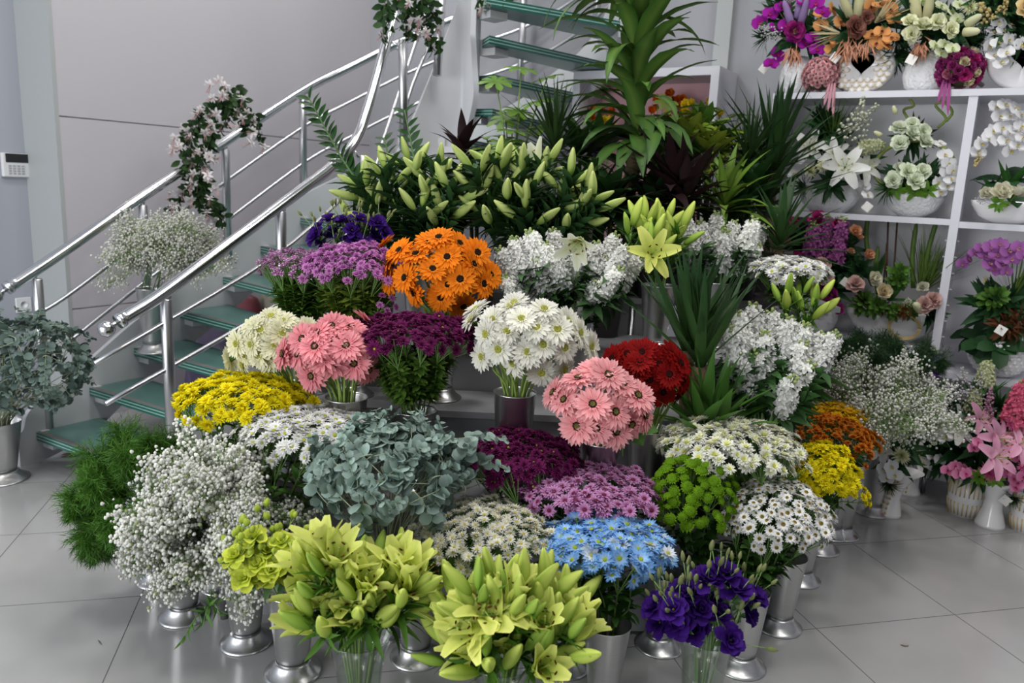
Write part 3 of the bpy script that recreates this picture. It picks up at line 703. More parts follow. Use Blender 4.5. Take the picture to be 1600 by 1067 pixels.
def dense(rows, n=5): # smooth 4-vectors
    xy = bez([V3((r[0], r[1], 0)) for r in rows], n); zz = bez([V3((r[2], r[3], 0)) for r in rows], n)
    return [(a.x, a.y, b.x, b.y) for a, b in zip(xy, zz)]
TOP = [.10]*7+[.17,.28,.46,.72,.98,1.1,1.2,1.3]; BOT = [.2]*7+[.2,.2,.22,.26,.3,.3,.32,.35]
rows = [(-3.07, 1.86, .16, 0.), (-3.07, 1.97, .24, 0.)]
for i, (x, y) in enumerate(INN):
    d = V3((INN[i][0]-OUT[i][0], INN[i][1]-OUT[i][1], 0)).normalized()*.02
    rows.append((x+d.x, y+d.y, TZ[i]+TOP[i], max(0., TZ[i]-BOT[i])))
ribbon('stringer', dense(rows))
rows = [(-4.12, 1.93, .18, 0.), (-4.12, 1.96, .20, 0.)]
for i, (x, y) in enumerate(OUT):
    d = V3((OUT[i][0]-INN[i][0], OUT[i][1]-INN[i][1], 0)).normalized()*.02
    rows.append((x+d.x, y+d.y, TZ[i]+.14, max(0., TZ[i]-.26)))
ribbon('stringer', dense(rows))
def railing(label, path, posts, rods, org, ball):
    o = thing('stair_railing', label, 'railing', org); og = V3(org)
    mb = MB(); pts = bez(path, 6); mb.tube([p-og for p in pts], .029, 14); h = mb.obj('handrail', CHROME, o)
    d = (pts[0]-pts[1]).normalized(); mb = MB(); mb.ball(pts[0]+d*.062-og, .034, n=20, m=12); mb.tube([pts[0]-og, pts[0]+d*.05-og], [.012, .011], 10)
    mb.tube([pts[0]+d*.006-og, pts[0]-d*.016-og], [.0325, .0325], 16); mb.obj('end_ball', CHROME, o)
    for (a, b) in posts:
        a, b = V3(a), V3(b); mb = MB(); mb.tube([a-og, b-UP*.006-og, b-og], [.026, .026, .022], 16); mb.obj('post', STEEL, o)
        q = min(pts, key=lambda p: (p-b).length_squared); mb = MB(); mb.tube([b-UP*.03-og, b.lerp(q, .5)-UP*.03-og, q-UP*.01-og], .009, 8); mb.ball(q-UP*.03-og, .016, n=10, m=6); mb.obj('rail_bracket', CHROME, o)
    for r in rods:
        mb = MB(); mb.tube([p-og for p in bez([V3(p) for p in r], 5)], .0115, 10); mb.obj('rod', STEEL, o)
RX = -3.05
rp = [(RX,1.862,.912),(RX,2.09,1.021),(RX,2.747,1.394),(RX,3.032,1.554)]+[tuple(onx(u, v, RX)) for u, v in ((528,250),(548,231),(562,207),(574,172),(587,128),(600,80),(613,35),(628,-15),(645,-75))]
sh = lambda p, dz, dx=0: (p[0]+dx, p[1], p[2]+dz)
pb = at(632, 190, 4.4); pt = at(629, 62, 4.35); pc = at(683, 118, 4.5); pd = at(692, -40, 4.45)
railing('polished steel railing on the inner side of the stairs facing the flowers', [V3(p) for p in rp],
  [(V3((RX, 2.08, .2)), V3((RX, 2.08, .985))), (V3((RX, 2.735, .6)), V3((RX, 2.735, 1.36))), (V3((RX+.02, 3.3, 1.25)), V3((RX+.02, 3.3, 1.66))), (pb-UP*.15, pt), (pc, pd)],
  [[onx(148,568,RX), onx(425,403,RX), onx(545,300,RX), onx(585,262,RX), onx(600,215,RX-.05), onx(655,50,RX-.1), onx(690,-60,RX-.1)],
   [onx(165,631,RX), onx(430,478,RX), onx(545,385,RX), onx(600,320,RX), onx(637,156,RX-.1), onx(672,66,RX-.1), onx(700,-20,RX-.1)]], (RX, 2.08, 0), True)
lp = [V3((-4.12, y, z)) for y, z in ((1.947,.928),(2.224,1.091),(2.689,1.379),(3.261,1.717),(3.905,2.095))]+[V3((-4.02,4.22,2.28)), V3((-3.76,4.56,2.52)), V3((-3.42,4.82,2.72)), V3((-3.05,4.97,2.86)), V3((-2.7,5.02,3.02)), V3((-2.3,4.95,3.25))]
def rod_under(k): return [V3((p.x, p.y, p.z-k)) for p in lp]
lr1 = [V3((-4.12, 2.03, .765))]+rod_under(.235)[1:]; lr2 = [V3((-4.12, 2.17, .595))]+rod_under(.475)[1:]
railing('long polished steel railing along the white wall behind the stairs', lp,
  [(V3((-4.12,2.09,.1)), V3((-4.12,2.09,.965))), (V3((-4.12,2.69,.65)), V3((-4.12,2.69,1.335))), (V3((-4.12,3.26,1.0)), V3((-4.12,3.26,1.675))), (V3((-4.12,3.9,1.35)), V3((-4.12,3.9,2.05))), (V3((-3.78,4.54,1.6)), V3((-3.78,4.54,2.47))), (V3((-3.06,4.97,2.0)), V3((-3.06,4.97,2.82))), (V3((-2.5,5.0,2.4)), V3((-2.5,5.0,3.06)))],
  [lr1, lr2], (-4.12, 2.09, 0), True)
# wrapping rolls and bundles stored under the stairs
def bundle(name, label, cat, c, r, m, sq=(1, 1, 1), rot=0.):
    o = MB(); N = 28
    o.lathe([(1e-5, 0), (r*.75, 0), (r*.98, r*.22), (r, r*.6), (r*.9, r*1.0), (r*.55, r*1.28), (1e-5, r*1.36)], N, None, cap=False)
    o.v = [V3((p.x*sq[0]*(1+.06*math.sin(5*p.z/r+p.x*9)), p.y*sq[1], p.z*sq[2])) for p in o.v]
    ob = o.obj(name, m); ob.location = c; ob.rotation_euler = (0, 0, rot); tag(ob, label, cat); return ob
def under(u, v, y): p = ony(u, v, y); return (p.x, p.y, 0), p.z
c, h = under(185, 632, 3.0); bundle('wrapped_bundle', 'dark purple wrapped bundle on the floor under the lowest glass treads', 'bundle', c, .2, PURPLEF, (1.6, .8, (h+.06)/.272), .2)
c, h = under(310, 570, 3.4); bundle('wrapped_sack', 'tall dark purple sack standing behind the third glass tread', 'sack', c, .2, PURPLEF, (1.3, .7, (h+.05)/.272), .1)
c, h = under(345, 520, 3.35); bundle('wrapped_sack', 'grey purple round sack behind the fourth glass tread', 'sack', c, .2, PURPLEF, (1.2, .7, (h+.05)/.272), .2)
c, h = under(382, 464, 3.55); bundle('cloth_pile', 'dusky red folded cloth seen between the middle treads', 'cloth', c, .15, MAROON, (1.2, .7, (h+.04)/.204), .2)
c, h = under(428, 460, 3.7); bundle('cushion', 'beige cushion seen between the middle treads beside the red cloth', 'cushion', c, .16, BEIGE, (1.1, .7, (h+.05)/.218), .2)
# ------------------------------------------------------------------ display stand
TIER = [(2.47, 2.80, -1.0, 1.02, .44), (2.80, 3.10, -1.0, .98, .70), (3.10, 3.55, -.98, 1.28, .88), (3.55, 4.2, -.35, 1.5, 1.05)]
ds = thing('display_stand', 'stepped stand, coloured dark for shade, that carries the upper flower buckets', 'display stand', ST(2.47, 0))
for k, (s0, s1, t0, t1, z) in enumerate(TIER):
    mb = MB(); m = Matrix((HT, HS, UP)).transposed().to_4x4(); mb.box((t0, s0-2.47, z-.025), (t1, s1-2.47, z), m=m); mb.obj('step', STANDM, ds, False)
    mb = MB(); mb.box((max(t0, -.92)+.04, s0-2.45, .02), (min(t1, .7)-.04, s0-2.435, z-.025), m=m); mb.obj('riser', STANDM, ds, False)
    for tt in (t0+.03, .55):
        for ss in (s0-2.45, s1-2.49):
            mb = MB(); mb.tube([m @ V3((tt, ss, 0)), m @ V3((tt, ss, z-.02))], .014, 8); mb.obj('leg', STEEL, ds)
def tz(p):
    s = p.x*HS.x+p.y*HS.y; t = p.x*HT.x+p.y*HT.y
    for s0, s1, t0, t1, z in TIER:
        if s0 <= s <= s1 and t0 <= t <= t1: return z
    return 0.
VN = [0]
def floorvase(u, v, label, H=.28, r=.075):
    p = onz(u, v); p.z = 0; alu_vase(p, H, label, r); return Vase(p, H, r*.8)
def tiervase(u, v, d, label, r=.075):
    p = at(u, v, d); z = tz(p); H = max(.2, p.z-z); b = V3((p.x, p.y, z)); alu_vase(b, H, label, r); return Vase(b, H, r*.8)
lib_daisies()
# ------------------------------------------------------------------ spray chrysanthemum bunches
DK = ((.03, .085, .015), (.045, .12, .02))
vz = floorvase(940, 1098, 'plain silver bucket of the blue daisies in the front row', .27, .072)
sprays('chrysanthemum_spray', ['blue_mum']*6+['bluewhite_mum'], 'blue daisy chrysanthemum spray', 'above the front silver bucket', ell(950, 857, 97, 50, 2.36), vz, .024, cov=1.35, low=-.3, lcol=DK, leaves=12)
vz = floorvase(1155, 1040, 'silver flared bucket right of the purple lisianthus')
sprays('chrysanthemum_spray', ['white_dark_eye'], 'white dark-eyed chrysanthemum spray', 'at the right front of the display', ell(1212, 815, 80, 62, 2.55), vz, .0165, cov=1.15, nmax=250, low=-.3, lcol=DK, leaves=14, per=10)
vz = floorvase(650, 1026, 'silver bucket seen between the two glass lily vases')
sprays('aster_spray', ['aster'], 'small creamy aster spray', 'behind the right lily vase', ell(757, 842, 108, 60, 2.4), vz, .0145, cat='aster', smin=1.1, cov=1.5, nmax=330, per=20, leaves=8)
vz = floorvase(1030, 1008, 'silver bucket half hidden behind the purple lisianthus')
sprays('chrysanthemum_spray', ['mauve_mum'], 'mauve chrysanthemum spray', 'behind the blue daisies', ell(922, 770, 108, 46, 2.56), vz, .0205, cov=1.15, low=-.2, lcol=DK)
vz = floorvase(1085, 985, 'silver bucket hidden below the green button chrysanthemums', .27)
sprays('chrysanthemum_spray', ['green_button'], 'green button chrysanthemum spray', 'right of the mauve ones', ell(1083, 782, 66, 68, 2.54), vz, .0185, cov=.72, low=-.35, lcol=DK, smin=.6)
vz = floorvase(880, 1040, 'dark silver bucket foot behind the right lily vase')
sprays('chrysanthemum_spray', ['purple_mum', 'purple_full', 'purple_full'], 'low dark purple chrysanthemum spray', 'below the pink gerberas', ell(812, 724, 92, 50, 2.62), vz, .022, cov=1.3)
vz = floorvase(385, 1003, 'silver bucket left of the yellow-green lisianthus bucket')
sprays('chrysanthemum_spray', ['white_mum'], 'white yellow-eyed chrysanthemum spray', 'under the left pink gerberas', ell(482, 680, 102, 44, 2.62), vz, .0215, cov=1.25)
vz = floorvase(350, 915, 'silver bucket half hidden behind the front gypsophila')
sprays('chrysanthemum_spray', ['yellow_mum'], 'bright yellow chrysanthemum spray', 'beside the lower railing post', ell(380, 632, 100, 46, 2.75), vz, .0215, cov=1.3)
vz = floorvase(1215, 978, 'silver bucket right of the dark-eyed white chrysanthemums')
sprays('chrysanthemum_spray', ['cream_mum'], 'cream white chrysanthemum spray', 'below the right stock flowers', ell(1142, 705, 106, 50, 2.65), vz, .0215, cov=1.3)
vz = floorvase(1248, 905, 'silver bucket foot seen behind the white bunch at right')
sprays('chrysanthemum_spray', ['yellow_mum'], 'lemon yellow chrysanthemum spray', 'below the bronze ones', ell(1283, 748, 50, 52, 2.85), vz, .018, cov=1.25, smin=.7)
vz = floorvase(1280, 858, 'tall silver bucket of the bronze chrysanthemums at right', .36)
sprays('chrysanthemum_spray', ['bronze_mum'], 'bronze orange chrysanthemum spray', 'right of the stock flowers', ell(1287, 692, 82, 42, 3.15), vz, .0175, cov=1.3, nmax=210, lcol=DK)
vz = floorvase(1312, 835, 'silver bucket behind the bronze chrysanthemums', .36)
sprays('chrysanthemum_spray', ['golden_mum'], 'golden yellow chrysanthemum spray', 'behind the bronze ones', ell(1313, 655, 48, 24, 3.35), vz, .0175, cov=1.3)
vz = tiervase(650, 640, 2.8, 'silver bucket hidden in the tall purple chrysanthemums')
sprays('chrysanthemum_spray', ['purple_full', 'purple_full', 'purple_full', 'purple_mum'], 'tall dark purple chrysanthemum spray', 'between the pink and white gerberas', ell(645, 528, 98, 36, 2.74), vz, .022, cov=1.35, leaves=80, lcol=((.045, .11, .015), (.09, .17, .025)), leafL=.045)
vz = tiervase(550, 515, 3.02, 'silver bucket hidden under the pink-mauve chrysanthemums')
sprays('chrysanthemum_spray', ['pink_mum'], 'pink-mauve chrysanthemum spray', 'left of the orange gerberas', ell(556, 425, 76, 42, 2.98), vz, .018, cov=1.3, leaves=44, lcol=((.12, .2, .02), (.17, .25, .03)))
vz = tiervase(478, 512, 3.05, 'silver bucket hidden under the purple and white statice')
sprays('statice_spray', ['statice'], 'purple and white statice spray', 'beside the tall railing post', ell(465, 420, 58, 28, 3.05), vz, .0125, cat='statice', cov=1.6, leaves=44, lcol=((.07, .17, .02), (.11, .22, .03)))
vz = tiervase(1235, 500, 3.28, 'silver bucket hidden behind the right stock flowers')
sprays('chrysanthemum_spray', ['white_mum'], 'small white chrysanthemum spray', 'in front of the shelves', ell(1233, 428, 58, 24, 3.25), vz, .021, cov=1.3, leaves=10)
# ------------------------------------------------------------------ gerberas
gerbera('g_orange', (.80, .20, .006), (.80, .235, .01), (.012, .006, .004), (.05, .02, .01), (.85, .3, .03))
gerbera('g_white', (.78, .77, .62), (.80, .79, .73), (.42, .42, .06), (.52, .52, .12), (.74, .74, .42))
gerbera('g_cream', (.70, .68, .34), (.80, .79, .62), (.42, .42, .06), (.5, .5, .1), (.7, .7, .3))
gerbera('g_pink', (.80, .26, .28), (.84, .43, .44), (.01, .008, .006), (.25, .2, .06), (.75, .18, .2))
gerbera('g_rose', (.76, .2, .23), (.82, .36, .39), (.012, .008, .006), (.3, .2, .08), (.7, .15, .18))
gerbera('g_red', (.18, .003, .004), (.30, .005, .005), (.015, .004, .004), (.06, .01, .008), (.2, .004, .005))
vz = tiervase(690, 500, 3.02, 'silver bucket hidden under the orange gerberas')
gerberas('g_orange', 'orange gerbera', [(625,392),(671,378),(717,381),(676,421),(634,434),(719,436),(739,413),(754,443),(689,464),(723,477),(607,410),(648,458),(699,402),(598,385),(686,372),(650,398),(610,440),(765,430),(745,395),(700,445)], (683, 420), 2.98, 92, 66, 'in the orange bunch', vz, 1.1)
vz = tiervase(805, 612, 2.75, 'silver bucket of the white gerberas at mid height', .078)
gerberas('g_white', 'white gerbera', [(804,474),(815,499),(838,511),(886,503),(870,515),(848,539),(881,543),(803,567),(846,581),(880,577),(922,541),(850,484),(792,519),(754,557),(797,480),(738,500),(761,522),(744,484),(770,500),(905,520),(825,550),(780,545)], (828, 525), 2.72, 100, 68, 'beside the white stock flowers', vz, 1.06)
vz = tiervase(541, 620, 2.74, 'silver bucket of the left pink gerberas', .076)
gerberas('g_rose', 'rose pink gerbera', [(444,553),(493,542),(488,587),(553,567),(521,568),(497,521),(523,533),(541,541),(530,510),(548,512),(572,503),(575,577),(467,553),(519,510),(474,530),(505,560),(560,535)], (513, 545), 2.72, 82, 54, 'in the left pink bunch', vz, 1.12)
vz = tiervase(466, 600, 2.85, 'silver bucket behind the left pink gerberas')
gerberas('g_cream', 'creamy white gerbera', [(407,516),(430,540),(457,514),(424,495),(394,509),(393,538),(371,537),(405,555),(382,553),(361,560),(442,503),(478,513),(440,521),(420,559),(380,570),(465,530)], (420, 532), 2.82, 72, 46, 'beside the left pink ones', vz)
vz = tiervase(940, 688, 2.68, 'silver bucket of the front pink gerberas', .07)
gerberas('g_pink', 'light pink gerbera', [(904,592),(883,625),(926,632),(960,643),(931,668),(950,587),(972,600),(995,619),(1006,648),(903,665),(962,674),(866,614),(932,580),(985,662)], (940, 632), 2.6, 82, 62, 'in the front pink bunch', vz, 1.2)
vz = tiervase(1012, 668, 2.78, 'dark silver bucket under the red gerberas')
gerberas('g_red', 'dark red gerbera', [(1035,612),(1029,569),(1062,568),(1066,593),(1061,614),(1004,550),(982,554),(971,569),(993,579),(1015,592),(1048,553),(1000,565),(958,560),(1045,585),(1020,553)], (1015, 580), 2.76, 70, 48, 'right of the front pink gerberas', vz)
# ------------------------------------------------------------------ stocks
stockspike('stock_white', (.86, .86, .84), (.84, .84, .76))
vz = tiervase(900, 500, 3.05, 'silver bucket glimpsed below the middle stock flowers')
stocks('white stock spike', 'in the middle white bunch', [(778,385),(800,365),(826,358),(850,372),(812,415),(786,430),(838,405),(870,395),(905,385),(935,370),(965,362),(985,380),(920,410),(950,400),(975,415),(890,430),(935,440),(1000,400),(862,352)], 3.02, (890, 470), vz, L=1.05)
vz = tiervase(1120, 440, 3.4, 'silver bucket hidden behind the rear white stock flowers')
stocks('white stock spike', 'in the rear white bunch', [(1045,345),(1070,338),(1095,345),(1120,332),(1150,338),(1180,340),(1197,352),(1065,362),(1100,368),(1135,360),(1165,372),(1190,375),(1085,355)], 3.38, (1120, 430), vz, L=1.05)
vz = tiervase(1195, 680, 2.78, 'silver bucket hidden under the right stock flowers')
stocks('white stock spike', 'in the right white bunch', [(1150,480),(1175,474),(1205,482),(1235,490),(1262,500),(1290,520),(1312,515),(1140,510),(1165,515),(1195,512),(1225,520),(1255,535),(1285,548),(1150,545),(1178,548),(1208,552),(1240,590,-.12),(1270,565),(1230,560)], 2.84, (1205, 620), vz, L=1.12, sp=.9, leafn=30)
# ------------------------------------------------------------------ lilies
lilybud('bud_green', .10, .0165, (.24, .44, .05), (.48, .64, .12), (.17, .33, .04))
lilybud('bud_yellow', .115, .0185, (.38, .55, .07), (.68, .76, .18), (.28, .42, .05))
lilybud('bud_white', .125, .0195, (.34, .50, .08), (.68, .74, .30), (.24, .36, .07))
lilyopen('lily_yellow', (.62, .70, .12), (.80, .82, .25), (.46, .58, .09), .118, .046, 1.2, .5)
lilyopen('lily_open', (.66, .72, .13), (.82, .83, .25), (.5, .6, .1), .115, .044, .8, 1.0)
lilyopen('lily_white', (.66, .7, .4), (.82, .82, .76), (.6, .66, .3), .12, .04, 1.15, .6, (.22, .08, .02))
for k, me in [(k, m) for k in ('bud_mixA',) for m in ()]: pass
LIB['bud_mix'] = LIB['bud_green']+LIB['bud_yellow']+LIB['bud_yellow']
LIB['lily_mix'] = LIB['lily_yellow']*3+LIB['lily_open']
def gvase(u, v, H, label): p = onz(u, v); p.z = 0; glass_vase(p, H, label); return Vase(p, H, .07)
vz = gvase(561, 1122, .275, 'clear flared glass vase of lilies left of centre')
lilies('pale yellow lily stem', 'in the left glass vase', [(492,906),(520,892),(516,924),(552,909),(588,901),(620,906),(500,952),(532,944),(564,936),(600,932),(636,936),(548,964),(584,960),(616,960),(492,976),(640,916)], 2.15, (560, 985), vz, 'bud_mix', 'lily_mix', (5, 6), .34, .45, leafn=14)
vz = gvase(778, 1158, .27, 'clear glass vase of lilies in the front centre')
lilies('pale yellow lily stem', 'in the centre glass vase', [(713,955),(745,938),(778,930),(815,942),(852,938),(885,967),(721,992),(754,975),(790,963),(827,971),(860,983),(704,1012),(770,1008),(819,1008),(889,1000),(844,1029),(758,1037)], 2.1, (785, 1040), vz, 'bud_mix', 'lily_mix', (5, 6), .28, .45, leafn=14)
vz = tiervase(655, 395, 3.3, 'silver bucket hidden under the left white lilies'); v2 = tiervase(830, 395, 3.3, 'silver bucket hidden under the right white lilies')
LD = ((.022, .06, .02), (.04, .10, .028))
lilies('white budded lily stem', 'in the upper left lily bunch', [(567,293),(602,273),(642,263),(682,273),(582,323),(627,303),(672,303),(707,298),(552,348),(612,338),(657,333),(697,338)], 3.3, (655, 420), vz, 'bud_white', None, (3, 5), 0, .8, LD, .98, leafn=44, up=.3, leafL=.15, leafW=.034)
lilies('white budded lily stem', 'in the upper right lily bunch', [(745,271),(775,261),(815,271),(850,266),(890,286),(745,306),(790,298),(830,301),(870,321),(915,316),(760,336),(820,336),(900,351),(925,326)], 3.3, (825, 420), v2, 'bud_white', 'lily_white', (3, 5), .05, .8, LD, .98, leafn=44, up=.3, leafL=.15, leafW=.034)
vz = tiervase(1030, 445, 3.2, 'silver bucket hidden below the small yellow lilies')
lilies('yellow-green lily stem', 'behind the lower yucca', [(985,365),(1005,355),(1035,358),(1060,370),(1020,385),(1050,385)], 3.15, (1025, 450), vz, 'bud_mix', None, (4, 5), 0, .45, bsc=.95, leafn=16)
root = thing('open_lily', 'single open yellow lily flower facing out beside the middle stock flowers', 'lily', vz.base+UP*.06); p = at(1018, 398, 3.02)
mb = MB(); mb.tube([q-root.location for q in bez([root.location, vz.rim, vz.rim.lerp(p, .6), p+fw*.02], 4)], .003, 6, (.16, .28, .06)); mb.obj('stem', STEM, root)
me = LIB['lily_open'][0]; bl = link('blossom', me[0], root, frame(p-root.location, -fw*1+UP*.1, 1.1, 1.)); link('stamens', me[1], bl)
vz = tiervase(1250, 530, 3.15, 'silver bucket hidden below the small right lilies')
lilies('small yellow-green lily stem', 'behind the right stock flowers', [(1225,475),(1250,470),(1275,478),(1262,490)], 3.1, (1245, 540), vz, 'bud_mix', None, (3, 4), 0, .45, bsc=.9, leafn=8)
# ------------------------------------------------------------------ lisianthus
cups('lis_purple', LISW, (.03, .005, .12), (.055, .012, .2), (.004, .006, (.3, .28, .05)), .07)
cups('lis_green', LISW, (.50, .60, .05), (.64, .70, .10), (.005, .008, (.3, .4, .05)), .06)
lilybud('lbud', .03, .0065, (.13, .19, .05), (.3, .3, .15), (.17, .22, .07)); lilybud('gbud', .022, .0095, (.3, .42, .05), (.5, .58, .09), (.3, .42, .05))
vz = tiervase(540, 430, 3.18, 'silver bucket hidden under the rear purple lisianthus')
lisianthus('deep violet lisianthus', 'behind the pink-mauve bunch', [(498,360),(515,345),(535,348),(520,370),(550,362),(560,345),(575,355),(585,372),(545,380),(600,365),(505,378),(570,385),(525,360),(495,372),(555,375),(590,350)], 3.14, (545, 400), vz, 'lis_purple', 'lbud', 2, .9)
vz = gvase(1092, 1112, .27, 'clear glass vase of purple lisianthus at right')
lisianthus('deep violet lisianthus', 'in the right glass vase', [(1040,945),(1060,975),(1085,985),(1053,955),(1035,975),(1110,940),(1080,930),(1130,900),(1150,925),(1165,960),(1138,1000),(1120,960),(1175,935),(1095,955),(1025,950),(1105,910),(1065,930)], 2.2, (1090, 985), vz, 'lis_purple', 'lbud', 4, 1.0)
vz = floorvase(458, 1050, 'silver bucket of the yellow-green lisianthus in the front row', .285, .078)
lisianthus('yellow-green lisianthus', 'in the front silver bucket', [(385,862),(405,885),(425,893),(380,885),(398,842),(420,865),(440,850),(432,880),(455,872),(415,905),(385,905),(445,900),(370,872),(395,868)], 2.22, (425, 930), vz, 'lis_green', 'gbud', 4, .9)
root = thing('open_lily', 'single open white lily flower among the middle white stock flowers', 'lily', ST(3.02, .22, .72)); b = V3(root.location); p = at(908, 372, 2.95)
mb = MB(); mb.tube([q-b for q in bez([b, b.lerp(p, .6), p+fw*.03+UP*-.02, p], 4)], .003, 6, (.16, .28, .06)); mb.obj('stem', STEM, root)
me = LIB['lily_white'][1]; fm = frame(p-b, -fw*.7-CR*.25-UP*.5, .4, 1.05); bl = link('blossom', me[0], root, fm); link('stamens', me[1], bl)
def lone(name, label, cat, base, mid, pts, key, sz=1.):
    b = V3(base); root = thing(name, label, cat, b); mb = MB(); mb.tube([q-b for q in bez([b, b.lerp(mid, .5)+UP*.02, mid], 4)], .002, 5, (.14, .24, .05))
    for (u, v, d) in pts:
        p = at(u, v, d); n = ((p-mid).normalized()-fw*.4).normalized(); mb.tube([q-b for q in bez([mid, mid.lerp(p, .5)+rv(.004), p-n*.006], 3)], .0014, 4, (.14, .24, .05)); link('blossom', random.choice(LIB[key]), root, frame(p-b, n, random.random()*6, sz))
    mb.obj('stem', STEM, root); lf = MB(); leafset(lf, [q-b for q in bez([b, b.lerp(mid, .5), mid], 4)], 6, .05, .022, (.06, .14, .02), (.09, .19, .03)); lf.obj('leaves', LEAF, root)
lone('chrysanthemum_spray', 'stray lemon yellow chrysanthemum spray sticking out over the tiles at right', 'chrysanthemum', at(1290, 800, 2.88), at(1330, 785, 2.86), [(1350,765,2.86),(1356,774,2.84),(1352,785,2.84),(1358,788,2.86),(1349,777,2.83)], 'yellow_mum', .8)
lone('chrysanthemum_spray', 'stray pink-mauve chrysanthemum spray drooping below the orange gerberas', 'chrysanthemum', at(575, 500, 2.95), at(590, 490, 2.92), [(597,462,2.9),(612,466,2.89),(594,477,2.89),(605,486,2.88),(618,480,2.9),(600,495,2.88)], 'pink_mum', .85)
o = thing('leafy_twig', 'narrow-leaved green twig hanging out below the front gypsophila', 'twig', at(330, 945, 2.32)); b = V3(o.location); mb = MB(); lf = MB()
for (tip, n) in ((at(283, 1005, 2.2), 13), (at(345, 965, 2.25), 7), (at(318, 975, 2.22), 8)):
    pts = bez([b+UP*.05, b, b.lerp(tip, .5)+UP*.02, tip], 4); mb.tube([q-b for q in pts], .0015, 4, (.1, .2, .05)); leafset(lf, [q-b for q in pts], n, .05, .009, (.05, .14, .02), (.08, .19, .03), 'lance', .3, 1., .4, 1.0)
mb.obj('stem', STEM, o); lf.obj('leaves', LEAF, o)
# ------------------------------------------------------------------ gypsophila, ferns, eucalyptus
vz = floorvase(288, 962, 'polished bucket hidden under the front gypsophila', .26)
gypsophila('gypsophila spray', 'in the large front bunch', ell(332, 826, 112, 124, 2.46), vz, 20, 1000, .0056, low=-.8, c=(.9, .9, .85))
vz = floorvase(1362, 800, 'silver bucket hidden under the right gypsophila', .34)
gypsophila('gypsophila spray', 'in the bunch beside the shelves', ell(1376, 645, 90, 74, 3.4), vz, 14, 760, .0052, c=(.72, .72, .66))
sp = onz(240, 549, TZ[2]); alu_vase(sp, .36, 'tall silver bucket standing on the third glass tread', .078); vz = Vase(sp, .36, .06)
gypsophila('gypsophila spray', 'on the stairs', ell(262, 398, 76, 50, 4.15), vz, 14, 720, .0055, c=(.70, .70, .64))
vz = floorvase(250, 905, 'silver bucket hidden under the green fern bush', .26)
ferns('feathery green fern plume', 'at the foot of the stairs', ell(218, 772, 90, 92, 2.72), vz, 26, 3800, .26, (.03, .11, .01), (.09, .22, .025), low=-.75, nl=.034, nw=.0009)
vz = tiervase(1330, 600, 3.5, 'silver bucket hidden in the dark fern')
ferns('dark feathery fern plume', 'below the boat planter', ell(1372, 558, 84, 32, 3.55), Vase(vz.base, .5, .06), 16, 3000, .22, (.012, .04, .012), (.025, .07, .02), low=-.5, droop=.3)
vz = floorvase(600, 985, 'silver bucket hidden under the central eucalyptus', .28)
eucalyptus('silvery eucalyptus branch', 'in the centre bunch', ell(603, 748, 122, 92, 2.42), vz, 60, .0185, pairs=14, L=.26, low=-.6, droop=.05, lift=.25)
eucalyptus('silvery eucalyptus branch', 'beside the purple chrysanthemums', ell(722, 728, 24, 62, 2.42), vz, 6, .019, pairs=11, L=.26, lift=1.5)
p = onz(3, 748); p.z = 0; alu_vase(p, .3, 'large silver bucket at the foot of the left wall', .108); vz = Vase(p, .3, .08)
eucalyptus('dark eucalyptus branch', 'at the left wall', ell(52, 578, 82, 92, 3.72), vz, 50, .0175, (.085, .135, .115), (.15, .21, .185), pairs=15, L=.34, low=-.6, droop=.2, lift=.25)
# ================================================================== GREEN POT PLANTS on the back of the stand
def pot(root, r, h, m=TERRA):
    mb = MB(); mb.lathe([(1e-5, 0), (r*.72, 0), (r*.97, h*.88), (r*1.03, h*.9), (r*1.04, h), (r*.95, h), (r*.9, h*.9), (1e-5, h*.88)], 28, None, cap=False); mb.obj('pot', m, root)
def plantroot(name, label, cat, u, v, d, H=.25, r=.1):
    p = at(u, v, d); z = tz(p); b = V3((p.x, p.y, z)); o = thing(name, label, cat, b, 'green pot plants behind the flowers'); pot(o, r, H); return o, b
def rosette(mb, c, ax, n, L, W, el0, el1, bend, c0, c1, prof='sword', cm=None, ns=7, cup=.25, spreadz=0., jit=.1):
    x, y, z = basis(ax)
    for i in range(n):
        t = i/n; a = i*2.39996+random.gauss(0, .2); el = el0+(el1-el0)*t+random.gauss(0, jit)
        d = (x*math.cos(a)+y*math.sin(a))*math.cos(el)+z*math.sin(el); nn = z*math.cos(el)-(x*math.cos(a)+y*math.sin(a))*math.sin(el)
        s = random.uniform(.75, 1.1); g = random.uniform(.75, 1.15)
        mb.blade(c+z*(spreadz*t)+d*.012, d, nn, L*s*(1-.25*t), W*random.uniform(.85, 1.1), prof, bend*random.uniform(.6, 1.3)*(1-.5*t), cup, tuple(q*g for q in c0), tuple(q*g for q in c1), ns, random.gauss(0, .12), cm)
